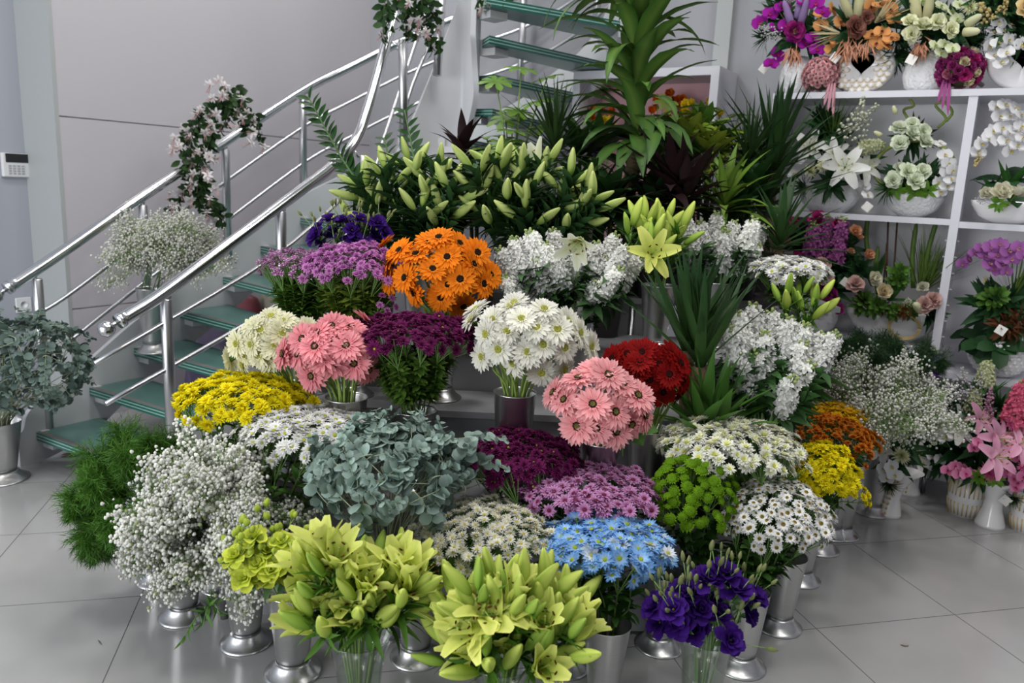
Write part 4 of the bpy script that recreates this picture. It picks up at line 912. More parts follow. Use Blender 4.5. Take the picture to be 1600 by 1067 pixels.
# dracaena
root, b = plantroot('dracaena', 'tall corn plant with arching striped leaves on a bare trunk', 'plant', 985, 420, 3.72, .3, .12)
P = [at(976, 340, 3.72), at(985, 285, 3.72), at(997, 225, 3.72), at(992, 120, 3.72), at(990, 10, 3.72), at(990, -90, 3.72)]
mb = MB(); tp = bez([b+UP*.2]+P[:3], 5); mb.tube([p-b for p in tp], [.042]*8+[.036]*(len(tp)-8), 10, (.26, .19, .12), c1=(.3, .24, .13))
for i in range(14):
    q = tp[0].lerp(tp[-1], (i+.5)/14); mb.tube([q-b-UP*.003, q-b+UP*.003], [.041, .041], 10, (.17, .12, .075), cap=False)
mb.obj('trunk', WOODY, root)
ax = bez(P[2:], 6); lf = MB(); m = len(ax)-1; n = 92
for i in range(n):
    t = i/n; f = t*m; k = min(m-1, int(f)); c = ax[k].lerp(ax[k+1], f-k); a = i*2.39996+random.gauss(0, .4)
    el = random.uniform(.25, 1.25); x = V3((math.cos(a), math.sin(a), 0)); d = x*math.cos(el)+UP*math.sin(el); nn = UP*math.cos(el)-x*math.sin(el)
    g = random.uniform(.7, 1.2); L = random.uniform(.34, .55)
    lf.blade(c-b+x*.01, d, nn, L, random.uniform(.07, .1), 'leaf', random.uniform(.7, 1.9), .22, (.06*g, .16*g, .025), (.035*g, .11*g, .02), 9, random.gauss(0, .25), (.22, .34, .07), wav=.03)
for i in range(26):
    c = P[2]+UP*random.uniform(-.04, .1); a = i*2.4+.3; x = V3((math.cos(a), math.sin(a), 0)); el = random.uniform(-.1, .6); d = x*math.cos(el)+UP*math.sin(el); nn = UP*math.cos(el)-x*math.sin(el)
    lf.blade(c-b, d, nn, random.uniform(.34, .5), .09, 'leaf', random.uniform(1., 1.7), .25, (.05, .14, .02), (.03, .085, .02), 8, random.gauss(0, .2), (.12, .22, .04))
lf.obj('leaves', LEAF, root)
mb = MB(); mb.tube([p-b for p in ax], [.02]*(len(ax)-1)+[.01], 8, (.1, .2, .05)); mb.obj('leafy_stem', STEM, root)
# yuccas
def yucca(label, crowns, d, u, v, L, W, n, c0, c1, base=None, el=(.25, 1.45), bend=.15):
    root, b = plantroot('yucca', label, 'plant', u, v, d, .22, .1)
    mb = MB(); lf = MB()
    for (cu, cv, k) in crowns:
        c = at(cu, cv, d+k); mb.tube([p-b for p in bez([b+UP*.15, b.lerp(c, .6)+UP*.02, c+UP*.03], 4)], .027, 9, (.12, .085, .055), c1=(.19, .13, .08))
        rosette(lf, c-b, UP+rv(.05), n, L, W, el[0], el[1], bend, c0, c1, 'sword', None, 6, .3, .1)
    mb.obj('trunk', WOODY, root); lf.obj('leaves', LEAF, root)
yucca('yucca with two rosettes of dark sword leaves beside the right stock flowers', [(1072, 560, 0), (1092, 585, -.04)], 2.84, 1082, 660, .44, .04, 24, (.05, .11, .025), (.016, .05, .018), el=(.85, 1.52), bend=.12)
yucca('yucca with stiff sword leaves in front of the shelf end', [(1205, 275, 0), (1190, 330, .05)], 3.95, 1206, 390, .50, .044, 42, (.045, .10, .022), (.016, .05, .018), el=(.45, 1.52), bend=.12)
yucca('low yucca with long drooping leaves at the end of the rear stock flowers', [(1215, 400, 0)], 3.5, 1215, 450, .36, .036, 34, (.045, .10, .025), (.02, .06, .02), el=(-.1, 1.4), bend=.3)
# strap-leaved plants
def strap(name, label, crowns, d, u, v, L, W, n, c0, c1, prof='lance', el=(.3, 1.4), bend=1., cm=None, H=.22, cup=.25):
    root, b = plantroot(name, label, 'plant', u, v, d, H, .085); lf = MB(); mb = MB()
    for (cu, cv, k) in crowns:
        c = at(cu, cv, d+k); rosette(lf, c-b, UP+rv(.06), n, L, W, el[0], el[1], bend, c0, c1, prof, cm, 7, cup, .06)
        mb.tube([V3((0, 0, H*.8)), (c-b)*.6+UP*.02, c-b+UP*.03], .009, 6, (.1, .13, .05))
    lf.obj('leaves', LEAF, root); mb.obj('stem', STEM, root)
strap('dragon_plant', 'spiky dragon plant with thin dark leaves below the upper glass treads', [(868, 245, 0)], 3.8, 868, 300, .42, .02, 74, (.04, .085, .02), (.018, .045, .014), 'sword', (-.1, 1.5), .35)
strap('dragon_plant', 'spiky dragon plant with thin leaves left of the shelf end', [(1165, 265, .1)], 3.75, 1165, 320, .36, .018, 60, (.035, .075, .02), (.014, .04, .014), 'sword', (-.1, 1.5), .4)
strap('cordyline', 'dark purple leaved cordyline beside the corn plant trunk', [(1045, 310, 0), (1070, 330, -.03)], 3.55, 1055, 380, .40, .06, 24, (.018, .009, .010), (.012, .006, .008), 'lance', (.0, 1.35), .8, (.028, .009, .012))
strap('cordyline', 'dark purple leaved cordyline behind the white lily buds', [(722, 250, 0)], 3.6, 722, 330, .22, .05, 22, (.03, .014, .014), (.02, .009, .011), 'lance', (.0, 1.3), .7)
strap('lime_dracaena', 'lime green strap leaved plant in front of the shelf end', [(1130, 335, 0)], 3.6, 1130, 390, .36, .045, 26, (.13, .24, .025), (.10, .22, .02), 'lance', (.1, 1.4), 1.1, (.2, .3, .05))
strap('croton', 'yellow green croton with broad leaves behind the cordyline', [(1108, 258, 0), (1075, 240, .05)], 3.8, 1100, 320, .22, .075, 20, (.12, .21, .02), (.2, .27, .03), 'leaf', (.0, 1.3), .9, (.3, .32, .05))
strap('dark_foliage_plant', 'dark green foliage plant between the lilies and the trunk', [(935, 330, 0), (905, 320, .04)], 3.6, 930, 390, .30, .07, 20, (.025, .075, .018), (.02, .06, .015), 'leaf', (.0, 1.3), 1.0)
strap('dark_foliage_plant', 'dark leafy plant filling the gap between the two white lily bunches', [(745, 345, 0), (735, 320, .05)], 3.5, 745, 420, .26, .075, 26, (.02, .06, .015), (.016, .05, .013), 'leaf', (-.2, 1.3), 1.0)
strap('dark_foliage_plant', 'dark leafy plant at the foot of the corn plant trunk behind the lilies', [(955, 330, 0), (940, 350, .05)], 3.5, 950, 420, .24, .07, 26, (.02, .06, .015), (.016, .05, .013), 'leaf', (-.2, 1.3), 1.0)
strap('dark_foliage_plant', 'dark leafy plant right of the corn plant trunk under the cordyline', [(1010, 345, 0), (1040, 330, .05)], 3.6, 1020, 420, .30, .08, 26, (.018, .055, .014), (.014, .045, .012), 'leaf', (-.2, 1.3), 1.0)
strap('dark_foliage_plant', 'dark leafy plant behind the rear white stock flowers at right', [(1150, 345, 0), (1170, 320, .05)], 3.7, 1160, 420, .28, .07, 26, (.025, .08, .018), (.02, .06, .015), 'leaf', (-.2, 1.3), 1.0)
strap('green_foliage_plant', 'bushy green plant in front of the niche right of the corn plant', [(1095, 225, 0), (1060, 245, .05), (1130, 250, 0)], 3.95, 1095, 340, .24, .06, 22, (.05, .13, .02), (.08, .17, .025), 'leaf', (-.1, 1.3), 1.0)
strap('green_foliage_plant', 'bushy green plant left of the corn plant trunk', [(905, 255, 0), (935, 245, .05)], 3.9, 915, 340, .26, .06, 22, (.03, .09, .02), (.045, .11, .02), 'leaf', (-.1, 1.3), 1.0)
strap('broad_leaved_plant', 'broad green leaves standing below the lower yucca', [(1095, 690, 0), (1125, 690, .03)], 2.75, 1105, 770, .36, .05, 18, (.05, .13, .02), (.06, .16, .025), 'lance', (.5, 1.4), .4)
# schefflera: whorls of leaflets on long stalks
def schefflera(label, whorls, d, u, v, L, c0, c1):
    root, b = plantroot('schefflera', label, 'plant', u, v, d, .22, .085); mb = MB(); lf = MB()
    mb.tube([V3((0, 0, .15)), V3((0, 0, .4))], .008, 6, (.25, .17, .1))
    for (cu, cv, k) in whorls:
        c = at(cu, cv, d+k)-b; mb.tube(bez([V3((0, 0, .35)), V3((c.x*.5, c.y*.5, c.z*.75)), c], 4), .0035, 5, (.14, .22, .05))
        up = (UP-fw*.35+rv(.25)).normalized(); x, y, z = basis(up, random.random()*6); g = random.uniform(.8, 1.2)
        for i in range(8):
            a = i*PI/4; dd = x*math.cos(a)+y*math.sin(a)+z*.12
            lf.blade(c, dd, z, L*random.uniform(.85, 1.1), L*.44, 'fan', .5, .12, tuple(q*g for q in c0), tuple(q*g for q in c1), 5)
    mb.obj('stem', STEM, root); lf.obj('leaves', LEAF, root)
schefflera('umbrella tree with fresh green leaf whorls left of the corn plant', [(775,128,0),(815,108,.05),(855,122,.05),(840,160,0),(800,205,-.05),(770,240,0),(830,235,-.05),(790,185,.05),(760,215,.05),(745,235,0),(812,175,0),(785,225,-.05),(850,200,.05)], 3.85, 800, 300, .1, (.10, .21, .025), (.14, .26, .035))
schefflera('variegated umbrella tree with lime leaf whorls right of the corn plant', [(1085,180,0),(1120,190,0),(1145,205,0),(1060,195,.05),(1100,215,-.05),(1135,235,-.05),(1075,225,0),(1040,160,.08),(1155,180,.1),(1110,170,0),(1095,200,-.08),(1065,215,-.05),(1125,215,-.1),(1150,225,-.05),(1050,185,0),(1085,245,-.1),(1120,240,-.1)], 3.9, 1105, 320, .075, (.13, .23, .02), (.2, .28, .03))
# ZZ plant fronds
root, b = plantroot('zz_plant', 'glossy frond plant leaning out left above the violet lisianthus', 'plant', 590, 360, 3.48, .22, .09)
mb = MB(); lf = MB()
for (tip, base, bow, n, L) in ((at(482, 152, 3.44), at(572, 318, 3.46), 0, 18, .085), (at(632, 172, 3.6), at(650, 300, 3.5), .01, 11, .085), (at(600, 215, 3.65), at(620, 330, 3.5), .01, 10, .08)):
    pts = bez([b+UP*.18, base, base.lerp(tip, .5)+CR*bow, tip], 6); mb.tube([p-b for p in pts], [.008*(1-.7*i/len(pts)) for i in range(len(pts))], 6, (.07, .14, .04)); m = len(pts)-1
    for i in range(n):
        t = .34+.66*(i+.6)/n; f = t*m; k = min(m-1, int(f)); q = pts[k].lerp(pts[k+1], f-k); axd = (pts[k+1]-pts[k]).normalized(); w = axd.cross(fw).normalized()
        for sg in (1, -1):
            d = (w*sg*.8+axd*.75-fw*.15+rv(.08)).normalized(); s = 1.05-.35*t
            lf.blade(q-b, d, (-fw*.6+CR*sg*.5+UP*.5+rv(.3)).normalized(), L*s*1.1, L*.46*s, 'leaf', .35, .2, (.010, .045, .008), (.018, .065, .013), 5)
mb.obj('stem', STEM, root); lf.obj('leaves', LEAF, root)
p = at(985, 660, 2.6); o = thing('leaf_sprig', 'broad green leaf hanging beside the front pink gerberas', 'leaf', at(975, 690, 2.62))
lf = MB()
for (du, dv, L, dx, dz) in ((-15, -12, .13, 1., -.25), (-5, -15, .11, .6, -.9)):
    lf.blade(at(985+du, 668+dv, 2.56)-o.location, CR*dx+UP*dz-fw*.2, -fw+UP*.5, L, .075, 'leaf', .35, .15, (.05, .14, .02), (.07, .18, .03), 6, cm=(.14, .24, .06))
lf.obj('leaves', LEAF, o); mb = MB(); mb.tube([V3((0, 0, -.05)), at(972, 655, 2.56)-o.location], .003, 5, (.12, .22, .05)); mb.obj('stem', STEM, o)
# ------------------------------------------------------------------ flower garlands on the railings
def fuchsia():
    mb = MB(); whorl(mb, 5, .036, .017, .5, .5, (.82, .75, .75), (.84, .82, .82), 'leaf', .3, .0, .003, 3); whorl(mb, 5, .032, .02, .1, .9, (.8, .74, .74), (.82, .80, .80), 'leaf', .2, -.004, .003, 3, ph=.5)
    st_ = MB()
    for i in range(6):
        a = i*1.05; st_.tube([(0, 0, 0), (math.cos(a)*.006, math.sin(a)*.006, .035), (math.cos(a)*.009, math.sin(a)*.009, .055)], .001, 4, (.62, .40, .40))
    return mb.mesh('blossom', PETAL), st_.mesh('stamens', PETAL)
FU = fuchsia()
def garland(label, strands, d, org, nf):
    o = thing('flower_garland', label, 'garland', at(*org, d)); b = o.location; mb = MB(); lf = MB(); sites = []
    for s in strands:
        pts = bez([at(u, v, d+k) for (u, v, k) in s], 6); mb.tube([p-b for p in pts], .0025, 5, (.08, .09, .04)); m = len(pts)-1; sites += pts
        L = sum((pts[i+1]-pts[i]).length for i in range(m)); n = int(L/.008)
        for i in range(n):
            f = (i+random.random())/n*m; k = min(m-1, int(f)); q = pts[k].lerp(pts[k+1], f-k)+rv(.012); ax_ = (pts[k+1]-pts[k]).normalized(); x, y, z = basis(ax_, random.random()*6.28); g = random.uniform(.7, 1.25)
            lf.blade(q-b, x+ax_*.5-UP*.2, (z+UP*.6-fw*.4).normalized(), random.uniform(.045, .07), .034, 'leaf', .6, .2, (.022*g, .055*g, .016), (.03*g, .075*g, .02), 4)
    for i in range(nf):
        q = random.choice(sites)+rv(.035)-fw*.035; ax_ = (V3((0, 0, -.8))-fw*.55+rv(.4)).normalized(); fm = frame(q-b, ax_, random.random()*6, random.uniform(.8, 1.15)); bl = link('blossom', FU[0], o, fm); link('stamens', FU[1], bl)
    mb.obj('stem', STEM, o); lf.obj('leaves', LEAF, o)
garland('garland of pale pink flowers cascading over the handrail by the white wall',
  [[(360,150,0),(335,170,-.05),(305,190,-.05),(295,230,0),(305,270,0),(290,300,0),(268,330,0)], [(350,155,0),(330,185,-.08),(318,225,-.05),(320,280,0),(330,320,0),(350,345,0)], [(362,140,0),(385,165,-.06),(400,195,-.05),(410,220,0)], [(300,200,0),(285,240,-.05),(300,275,-.05),(320,300,0)], [(352,140,0),(362,160,-.1),(352,190,-.08),(335,215,-.06),(322,250,-.05)], [(310,185,-.06),(330,205,-.1),(318,250,-.08),(308,300,-.03),(325,330,0)], [(340,160,-.02),(375,180,-.1),(385,205,-.08)], [(325,175,-.05),(300,215,-.08),(296,262,-.04),(305,290,0),(345,330,0)]], 4.60, (350, 220), 62)
garland('garland of pale pink flowers hanging from the upper steel railing',
  [[(640,-40,0),(625,0,-.04),(612,30,0),(592,55,0)], [(650,-40,0),(660,10,-.06),(665,40,-.03),(682,70,0)], [(660,-40,0),(650,0,-.08),(630,35,-.05),(640,60,0)], [(645,-40,0),(670,0,-.03),(680,30,0)], [(610,-40,0),(602,0,0),(600,25,0)], [(640,-30,0),(640,10,-.08),(660,55,-.05),(680,80,0)]], 4.16, (640, 0), 20)
garland('short leafy garland end hanging under the topmost glass tread', [[(760,-40,0),(770,-5,0),(785,8,0)], [(765,-40,0),(755,-5,0),(760,6,0)]], 4.25, (765, -30), 3)
# ================================================================== SHELVES
YF = 4.5; YK = 4.86
XL = ony(1214, 150, YF).x; XM = ony(1500, 290, YF).x; XR = 1.35; ZT = 2.085
o = thing('shelf_unit', 'white open shelf unit full of artificial flower arrangements', 'shelf', (XM, YF, 0)); so = V3((XM, YF, 0))
def sb(name, lo, hi, m): mb = MB(); mb.box(V3(lo)-so, V3(hi)-so); return mb.obj(name, m, o, False)
sb('top_board', (XL-.02, YF-.005, ZT-.032), (XR, YK, ZT), SHELFM)
for x in (XL, XM, .72, XR): sb('upright', (x-.02, YF, 0), (x+.02, YK, ZT-.032), SHELFM)
SZ = {'m1': 1.462, 'm2': 1.452, 'l1': .80, 'l2': .69}
for (a, b_, z) in ((XL+.02, XM-.02, SZ['m1']), (XM+.02, .70, SZ['m2']), (XL+.02, XM-.02, SZ['l1']), (XM+.02, .70, SZ['l2']), (.74, XR-.02, 1.45), (.74, XR-.02, .69)):
    sb('shelf_board', (a, YF+.004, z-.03), (b_, YK, z), SHELFM)
sb('back_panel', (XL, YK, 0), (XR, YK+.015, ZT-.01), SHELFB)
for x, sg in ((XM-.02, -1), (XM+.02, 1)):
    for k in range(9):
        mb = MB(); c = V3((x, YF+.05, .78+k*.082))-so; mb.tube([c, c+V3((sg*.012, 0, 0))], .005, 6); mb.obj('shelf_pin', SHELFM, o)
# ------------------------------------------------------------------ artificial flowers
orchid('o_magenta', (.33, .01, .30), (.36, .02, .36), (.5, .03, .15), (.5, .05, .12), 1.25)
orchid('o_peach', (.62, .28, .09), (.66, .32, .12), (.18, .03, .03), (.16, .02, .03), 1.2)
orchid('o_white', (.74, .74, .75), (.8, .8, .82), (.6, .45, .1), (.65, .6, .3), 1.1)
orchid('o_green', (.6, .68, .36), (.74, .76, .6), (.4, .5, .15), (.4, .5, .15), 1.0)
orchid('o_pink', (.74, .2, .42), (.82, .36, .55), (.6, .1, .2), (.55, .05, .18), .95)
orchid('o_purple', (.34, .1, .36), (.44, .17, .46), (.45, .1, .3), (.5, .4, .1), 1.15)
cups('r_pink', ROSEW, (.40, .015, .14), (.48, .035, .20)); cups('r_mint', ROSEW, (.56, .68, .42), (.76, .8, .66)); cups('r_cream', ROSEW, (.66, .7, .38), (.78, .79, .58))
cups('r_brown', ROSEW, (.2, .06, .05), (.27, .12, .09)); cups('r_magenta', ROSEW, (.22, .01, .12), (.30, .02, .17), (.012, .012, (.62, .5, .2))); cups('r_peach', PEONW, (.72, .36, .18), (.76, .44, .26)); cups('r_blush', ROSEW, (.58, .33, .3), (.64, .42, .38))
cups('p_cream', PEONW, (.70, .60, .36), (.76, .68, .48)); cups('r_yellow', ROSEW, (.7, .45, .1), (.74, .6, .35)); cups('p_ivory', PEONW, (.7, .68, .5), (.76, .74, .6)); cups('r_soft', ROSEW, (.72, .32, .36), (.82, .50, .52))
cups('p_magenta', PEONW, (.26, .02, .14), (.36, .05, .2)); cups('p_rosy', PEONW, (.48, .12, .22), (.55, .2, .3))
lilyopen('al_white', (.74, .76, .66), (.8, .8, .8), None, .095, .04, .35, .7, (.5, .4, .05)); lilyopen('al_pink', (.82, .56, .66), (.80, .38, .55), (.8, .3, .5), .095, .038, .3, .7, (.4, .15, .05), (.4, .5, .15))
daisy('pom_cream', .045, [(22, 1, .22, .0, .3, (.6, .64, .36), (.72, .73, .52)), (20, .9, .22, .4, .3, (.6, .64, .34), (.72, .73, .5)), (18, .8, .22, .8, .3, (.6, .64, .32), (.72, .73, .48)), (12, .6, .22, 1.2, .2, (.58, .62, .3), (.7, .72, .44))], 0, 0, YC, YC)
daisy('pom_pink', .05, [(22, 1, .16, .1, .2, (.5, .06, .2), (.62, .15, .32)), (20, .85, .16, .45, .2, (.5, .06, .2), (.62, .15, .32)), (14, .6, .16, .9, .2, (.45, .05, .18), (.6, .14, .3))], 0, 0, YC, YC)
stockspike('s_lilac', (.36, .10, .30), (.42, .15, .36), .2); stockspike('s_pink', (.66, .12, .22), (.72, .22, .32), .16); stockspike('s_violet', (.16, .06, .32), (.22, .1, .4), .2); stockspike('s_cream', (.55, .58, .36), (.64, .66, .46), .12)
def cone(key, c0, c1, L=.12, R=.016):
    mb = MB(); mb.lathe([(.004, 0), (R, L*.08), (R*1.05, L*.4), (R*.75, L*.85), (R*.3, L), (1e-5, L*1.01)], 12, None, cs=lambda t, a: lerp(c0, c1, t)); LIB[key] = [mb.mesh('cone', PETAL)]
cone('c_lav', (.26, .17, .36), (.34, .24, .45)); cone('c_cream', (.52, .5, .28), (.6, .58, .36)); cone('c_calla', (.55, .56, .3), (.7, .7, .5), .1, .026)
def sprig(key, c, n=70, L=.16, r=.004, w=.05):
    mb = MB(); mb.tube([(0, 0, 0), (0, 0, L)], .0015, 4, (.3, .3, .2))
    for i in range(n):
        t = random.uniform(.25, 1); a = random.random()*6.28; q = w*(1.15-t)*random.random()**.5
        mb.ball((math.cos(a)*q, math.sin(a)*q, L*t), r*random.uniform(.7, 1.3), c, 5, 4)
    LIB[key] = [mb.mesh('berry_sprig', PETAL)]
sprig('b_white', (.66, .64, .68)); sprig('b_yellow', (.55, .45, .2), 50, .1, .006, .03); sprig('b_pale', (.6, .62, .5), 70, .18, .005, .05); sprig('b_pink', (.5, .25, .36), 40, .14, .0045, .03)
def greens(key, n, L, W, c0, c1, prof='lance', el=(.1, 1.2), bend=.6, stem=.0):
    mb = MB(); rosette(mb, V3((0, 0, 0)), UP, n, L, W, el[0], el[1], bend, c0, c1, prof, None, 5, .2, stem); LIB[key] = [mb.mesh('leaves', LEAF)]
greens('l_dark', 26, .15, .035, (.015, .05, .018), (.02, .07, .02)); greens('l_fern', 60, .12, .012, (.02, .065, .02), (.03, .09, .025), 'sword'); greens('l_big', 8, .15, .075, (.015, .055, .015), (.02, .075, .02), 'round', (-.1, .5), .9)
greens('l_grass', 30, .3, .007, (.10, .17, .03), (.12, .2, .04), 'sword', (.9, 1.5), .35); greens('l_lime', 16, .12, .04, (.10, .24, .02), (.14, .3, .03), 'leaf', (-.3, .6), .8); greens('l_blade', 5, .24, .04, (.03, .12, .02), (.05, .16, .03), 'lance', (.9, 1.4), .3); greens('l_straw', 16, .2, .011, (.56, .5, .3), (.62, .56, .35), 'sword', (.9, 1.35), .05); greens('l_sedum', 40, .05, .02, (.06, .15, .02), (.09, .2, .03), 'round', (-.2, 1.2), .5, .05); greens('l_brown', 40, .09, .02, (.09, .035, .015), (.13, .05, .02), 'leaf', (-.3, 1.0), .7)
CARD = [0]
def arr(name, label, cat, base, vase, items, tagat=None):
    o = thing(name, label, cat, base, 'artificial flower arrangements'); b = V3(base)
    vase(o)
    for it in items:
        key, u, v, y = it[:4]; s = it[4] if len(it) > 4 else 1.; fd = it[5] if len(it) > 5 else None
        if key[:2] != 'l_': y -= .11 if b.z < .1 else .035
        elif b.z < .1: s *= .8
        if key[:2] in ('r_', 'p_'): s *= 1.3
        p = ony(u, v, y); d = (V3(fd) if fd else (-fw*1.0+UP*.25+rv(.25))).normalized()
        me = random.choice(LIB[key]); fm = frame(p-b, d, random.random()*6.28 if not key.startswith('o_') else 0., s)
        if key.startswith('o_'):
            x = d.cross(-UP).normalized()*-1; x = UP.cross(d).normalized(); yv = d.cross(x); a = random.gauss(0, .3)
            fm = Matrix((x*s, yv*s, d*s)).transposed().to_4x4() @ Matrix.Rotation(a, 4, 'Z'); fm.translation = p-b
        if isinstance(me, tuple): bl = link('lily_blossom', me[0], o, fm); link('stamens', me[1], bl)
        else:
            nm = {'r': 'rose', 'p': 'peony', 'o': 'orchid_blossom', 'l': 'leaves', 's': 'stock_spike', 'b': 'berry_sprig', 'c': 'cone'}.get(key[0], 'blossom')
            if key.startswith('pom'): nm = 'chrysanthemum_blossom'
            link(nm, me, o, fm)
    if tagat:
        p = ony(*tagat); mb = MB(); m = Matrix.Rotation(random.uniform(.3, .7), 4, 'Y'); mb.box((-.022, -.0006, -.022), (.022, .0006, .022), m=m); mb.v = [q+(p-b) for q in mb.v]; mb.obj('price_card', PAPER, o, False)
def turned(prof, m=CERAM, sq=1., name='vase_body', off=(0, 0)):
    def f(o):
        mb = MB(); mb.lathe(prof, 36, Matrix.Diagonal((1, sq, 1, 1)), cap=False); mb.v = [q+V3((off[0], off[1], 0)) for q in mb.v]; mb.obj(name, m, o)
    return f
def both(*fs): return lambda o: [f(o) for f in fs]
def egg(r, h): return [(1e-5, 0), (r*.6, 0), (r*.88, h*.15), (r, h*.4), (r*.93, h*.65), (r*.68, h*.9), (r*.55, h), (r*.5, h*.97), (r*.6, h*.8), (1e-5, h*.5)]
def bowl(r, h): return [(1e-5, 0), (r*.4, 0), (r*.75, h*.3), (r*.97, h*.8), (r, h), (r*.95, h), (r*.7, h*.4), (1e-5, h*.3)]
def flare(r, h): return [(1e-5, 0), (r*.85, 0), (r*.8, h*.06), (r*.52, h*.38), (r*.48, h*.6), (r*.7, h*.88), (r, h), (r*.94, h), (r*.6, h*.85), (1e-5, h*.5)]
def barrel(r, h): return [(1e-5, 0), (r*.85, 0), (r, h*.3), (r, h*.65), (r*.9, h), (r*.84, h), (r*.9, h*.65), (1e-5, h*.3)]
def heartvase(R, H, th, m, hole=.3, dots=None):
    def f(o):
        N = 64; outer = []; inner = []
        for k in range(N):
            a = 2*PI*k/N; outer.append((R*math.sin(a)*(1-.12*math.cos(a)), H*.5-H*.5*math.cos(a)))
            t = a+PI; x = 16*math.sin(t)**3; y = 13*math.cos(t)-5*math.cos(2*t)-2*math.cos(3*t)-math.cos(4*t); inner.append((x/17*R*hole, H*.60+y/17*R*hole))
        mb = MB(); vs = []
        for (ring, q, t) in ((outer, .9, -1), (outer, 1., -.5), (outer, 1., .5), (outer, .9, 1), (inner, 1.15, 1), (inner, 1., .6), (inner, 1., -.6), (inner, 1.15, -1)):
            for (x, z) in ring:
                cx, cz = (0, H*.5) if ring is outer else (0, H*.60); vs.append(V3((cx+(x-cx)*q, t*th*.5, max(0, cz+(z-cz)*q))))
        fs = [(j*N+k, j*N+(k+1) % N, ((j+1) % 8)*N+(k+1) % N, ((j+1) % 8)*N+k) for j in range(8) for k in range(N)]
        mb.add(vs, fs, (1, 1, 1)); mb.obj('vase_body', m, o)
        if dots:
            g = MB()
            for r_ in range(dots):
                for c in range(9):
                    x = (c-4+.5*(r_ % 2))*R*.235; z = H*(.06+r_*.105); w = R*math.sin(math.acos(max(-1, min(1, 1-2*z/H))))*.9
                    if abs(x) > w or (abs(x) < R*hole*1.25 and abs(z-H*.6) < R*hole*1.2): continue
                    g.ball((x, -th*.47, z), R*.105, (1, 1, 1), 8, 5, .8, V3((0, -1, .5)))
            g.obj('scale_relief', CERAM, o)
            g = MB()
            for r_ in range(dots):
                for c in range(9):
                    x = (c-4+.5*(r_ % 2))*R*.235; z = H*(.06+r_*.105); w = R*math.sin(math.acos(max(-1, min(1, 1-2*z/H))))*.9
                    if abs(x) > w or (abs(x) < R*hole*1.25 and abs(z-H*.6) < R*hole*1.2): continue
                    g.tube([(x+math.cos(PI+q*PI/6)*R*.11, -th*.5, z+math.sin(PI+q*PI/6)*R*.09) for q in range(7)], .003, 5)
            g.obj('gold_edging', GOLD, o)
    return f
def ribbon_tuft(u, v, y, n, L, m, name='ribbon'):
    def f(o):
        mb = MB(); p = ony(u, v, y)-V3(o.location)
        for i in range(n*3): mb.blade(p+rv(.016), V3((random.gauss(0, .5), -.4, -1)), V3((0, -1, .3)), L*random.uniform(.4, .9), .006, 'leaf', .3, .3, ns=4, wav=.4)
        mb.obj(name, m, o)
    return f
Y1 = 4.62; YA = 4.56
def base_at(u, v, z, y=None):
    if y is None: p = onz(u, v, z); p.z = z; return p
    p = ony(u, v, y); p.z = z; return p
MG = 'o_magenta'; PE = 'o_peach'; OW = 'o_white'
arr('flower_arrangement', 'magenta orchid arrangement in a white textured vase on top of the shelf', 'flower arrangement', base_at(1243, 140, ZT, Y1), both(turned(egg(.095, .2), CERAMT), ribbon_tuft(1240, 78, YA-.08, 16, .12, COPPER)),
  [(MG,1187,35,YA),(MG,1203,22,YA),(MG,1222,12,YA),(MG,1212,45,YA),(MG,1228,40,YA),(MG,1215,85,YA),(MG,1205,100,YA),(MG,1240,62,YA),(MG,1258,70,YA),(MG,1277,78,YA),(MG,1270,60,YA),(MG,1255,5,YA),(MG,1242,-8,YA),(MG,1275,5,YA),(MG,1285,20,YA),('r_magenta',1240,50,YA-.04,1.2),('c_lav',1238,42,YA,1.2,(-.4,-.2,1)),('c_lav',1250,42,YA,1.2,(.2,-.2,1)),('c_lav',1245,30,YA,1.1,(.05,0,1)),('b_white',1228,62,YA,1.,(-1,-.4,.5)),('b_white',1232,60,YA,.9,(-1,-.4,.1)),('l_dark',1240,55,Y1,1.3),('l_dark',1265,60,Y1,1.2),('l_fern',1200,58,Y1,1,(-1,-.3,.1)),('l_fern',1222,10,Y1,1.2,(-.5,-.2,1)),('l_dark',1215,30,Y1,1),('l_straw',1235,45,Y1,.9,(-.3,0,1))], (1193, 107, YA))
arr('flower_arrangement', 'peach orchid arrangement in a heart-hole vase with gold scales on the shelf top', 'flower arrangement', base_at(1345, 140, ZT, Y1), both(heartvase(.155, .25, .10, CERAM, .34, 9), ribbon_tuft(1325, 70, YA-.07, 22, .13, COPPER), ribbon_tuft(1352, 72, YA-.07, 12, .08, COPPER)),
  [(PE,1283,22,YA),(PE,1300,15,YA),(PE,1312,35,YA),(PE,1282,40,YA),(PE,1300,78,YA),(PE,1308,62,YA),(PE,1362,55,YA-.03),(PE,1378,50,YA-.03),(PE,1392,60,YA-.03),(PE,1385,72,YA-.03),(PE,1370,68,YA-.03),(PE,1375,8,YA),(PE,1390,15,YA),(PE,1398,30,YA),(PE,1360,10,YA),(PE,1392,-5,YA),(PE,1332,-8,YA),('r_brown',1333,45,YA-.05,1.25),('r_brown',1353,28,YA-.02,.8),('c_cream',1330,28,YA,1.3,(-.5,-.3,1)),('c_cream',1340,30,YA,1.5,(0,-.1,1)),('l_straw',1315,52,YA-.03,1.,(-1,-.3,-.05)),('l_straw',1365,38,YA-.03,1.,(.7,-.3,.8)),('l_dark',1340,55,Y1,1.4),('l_dark',1320,65,Y1,1.2),('l_dark',1380,40,Y1,1.3),('l_fern',1397,85,Y1,1.1,(.7,-.2,-.8)),('l_fern',1400,60,Y1,1.2,(1,-.2,-.3))], (1305, 90, YA-.06))
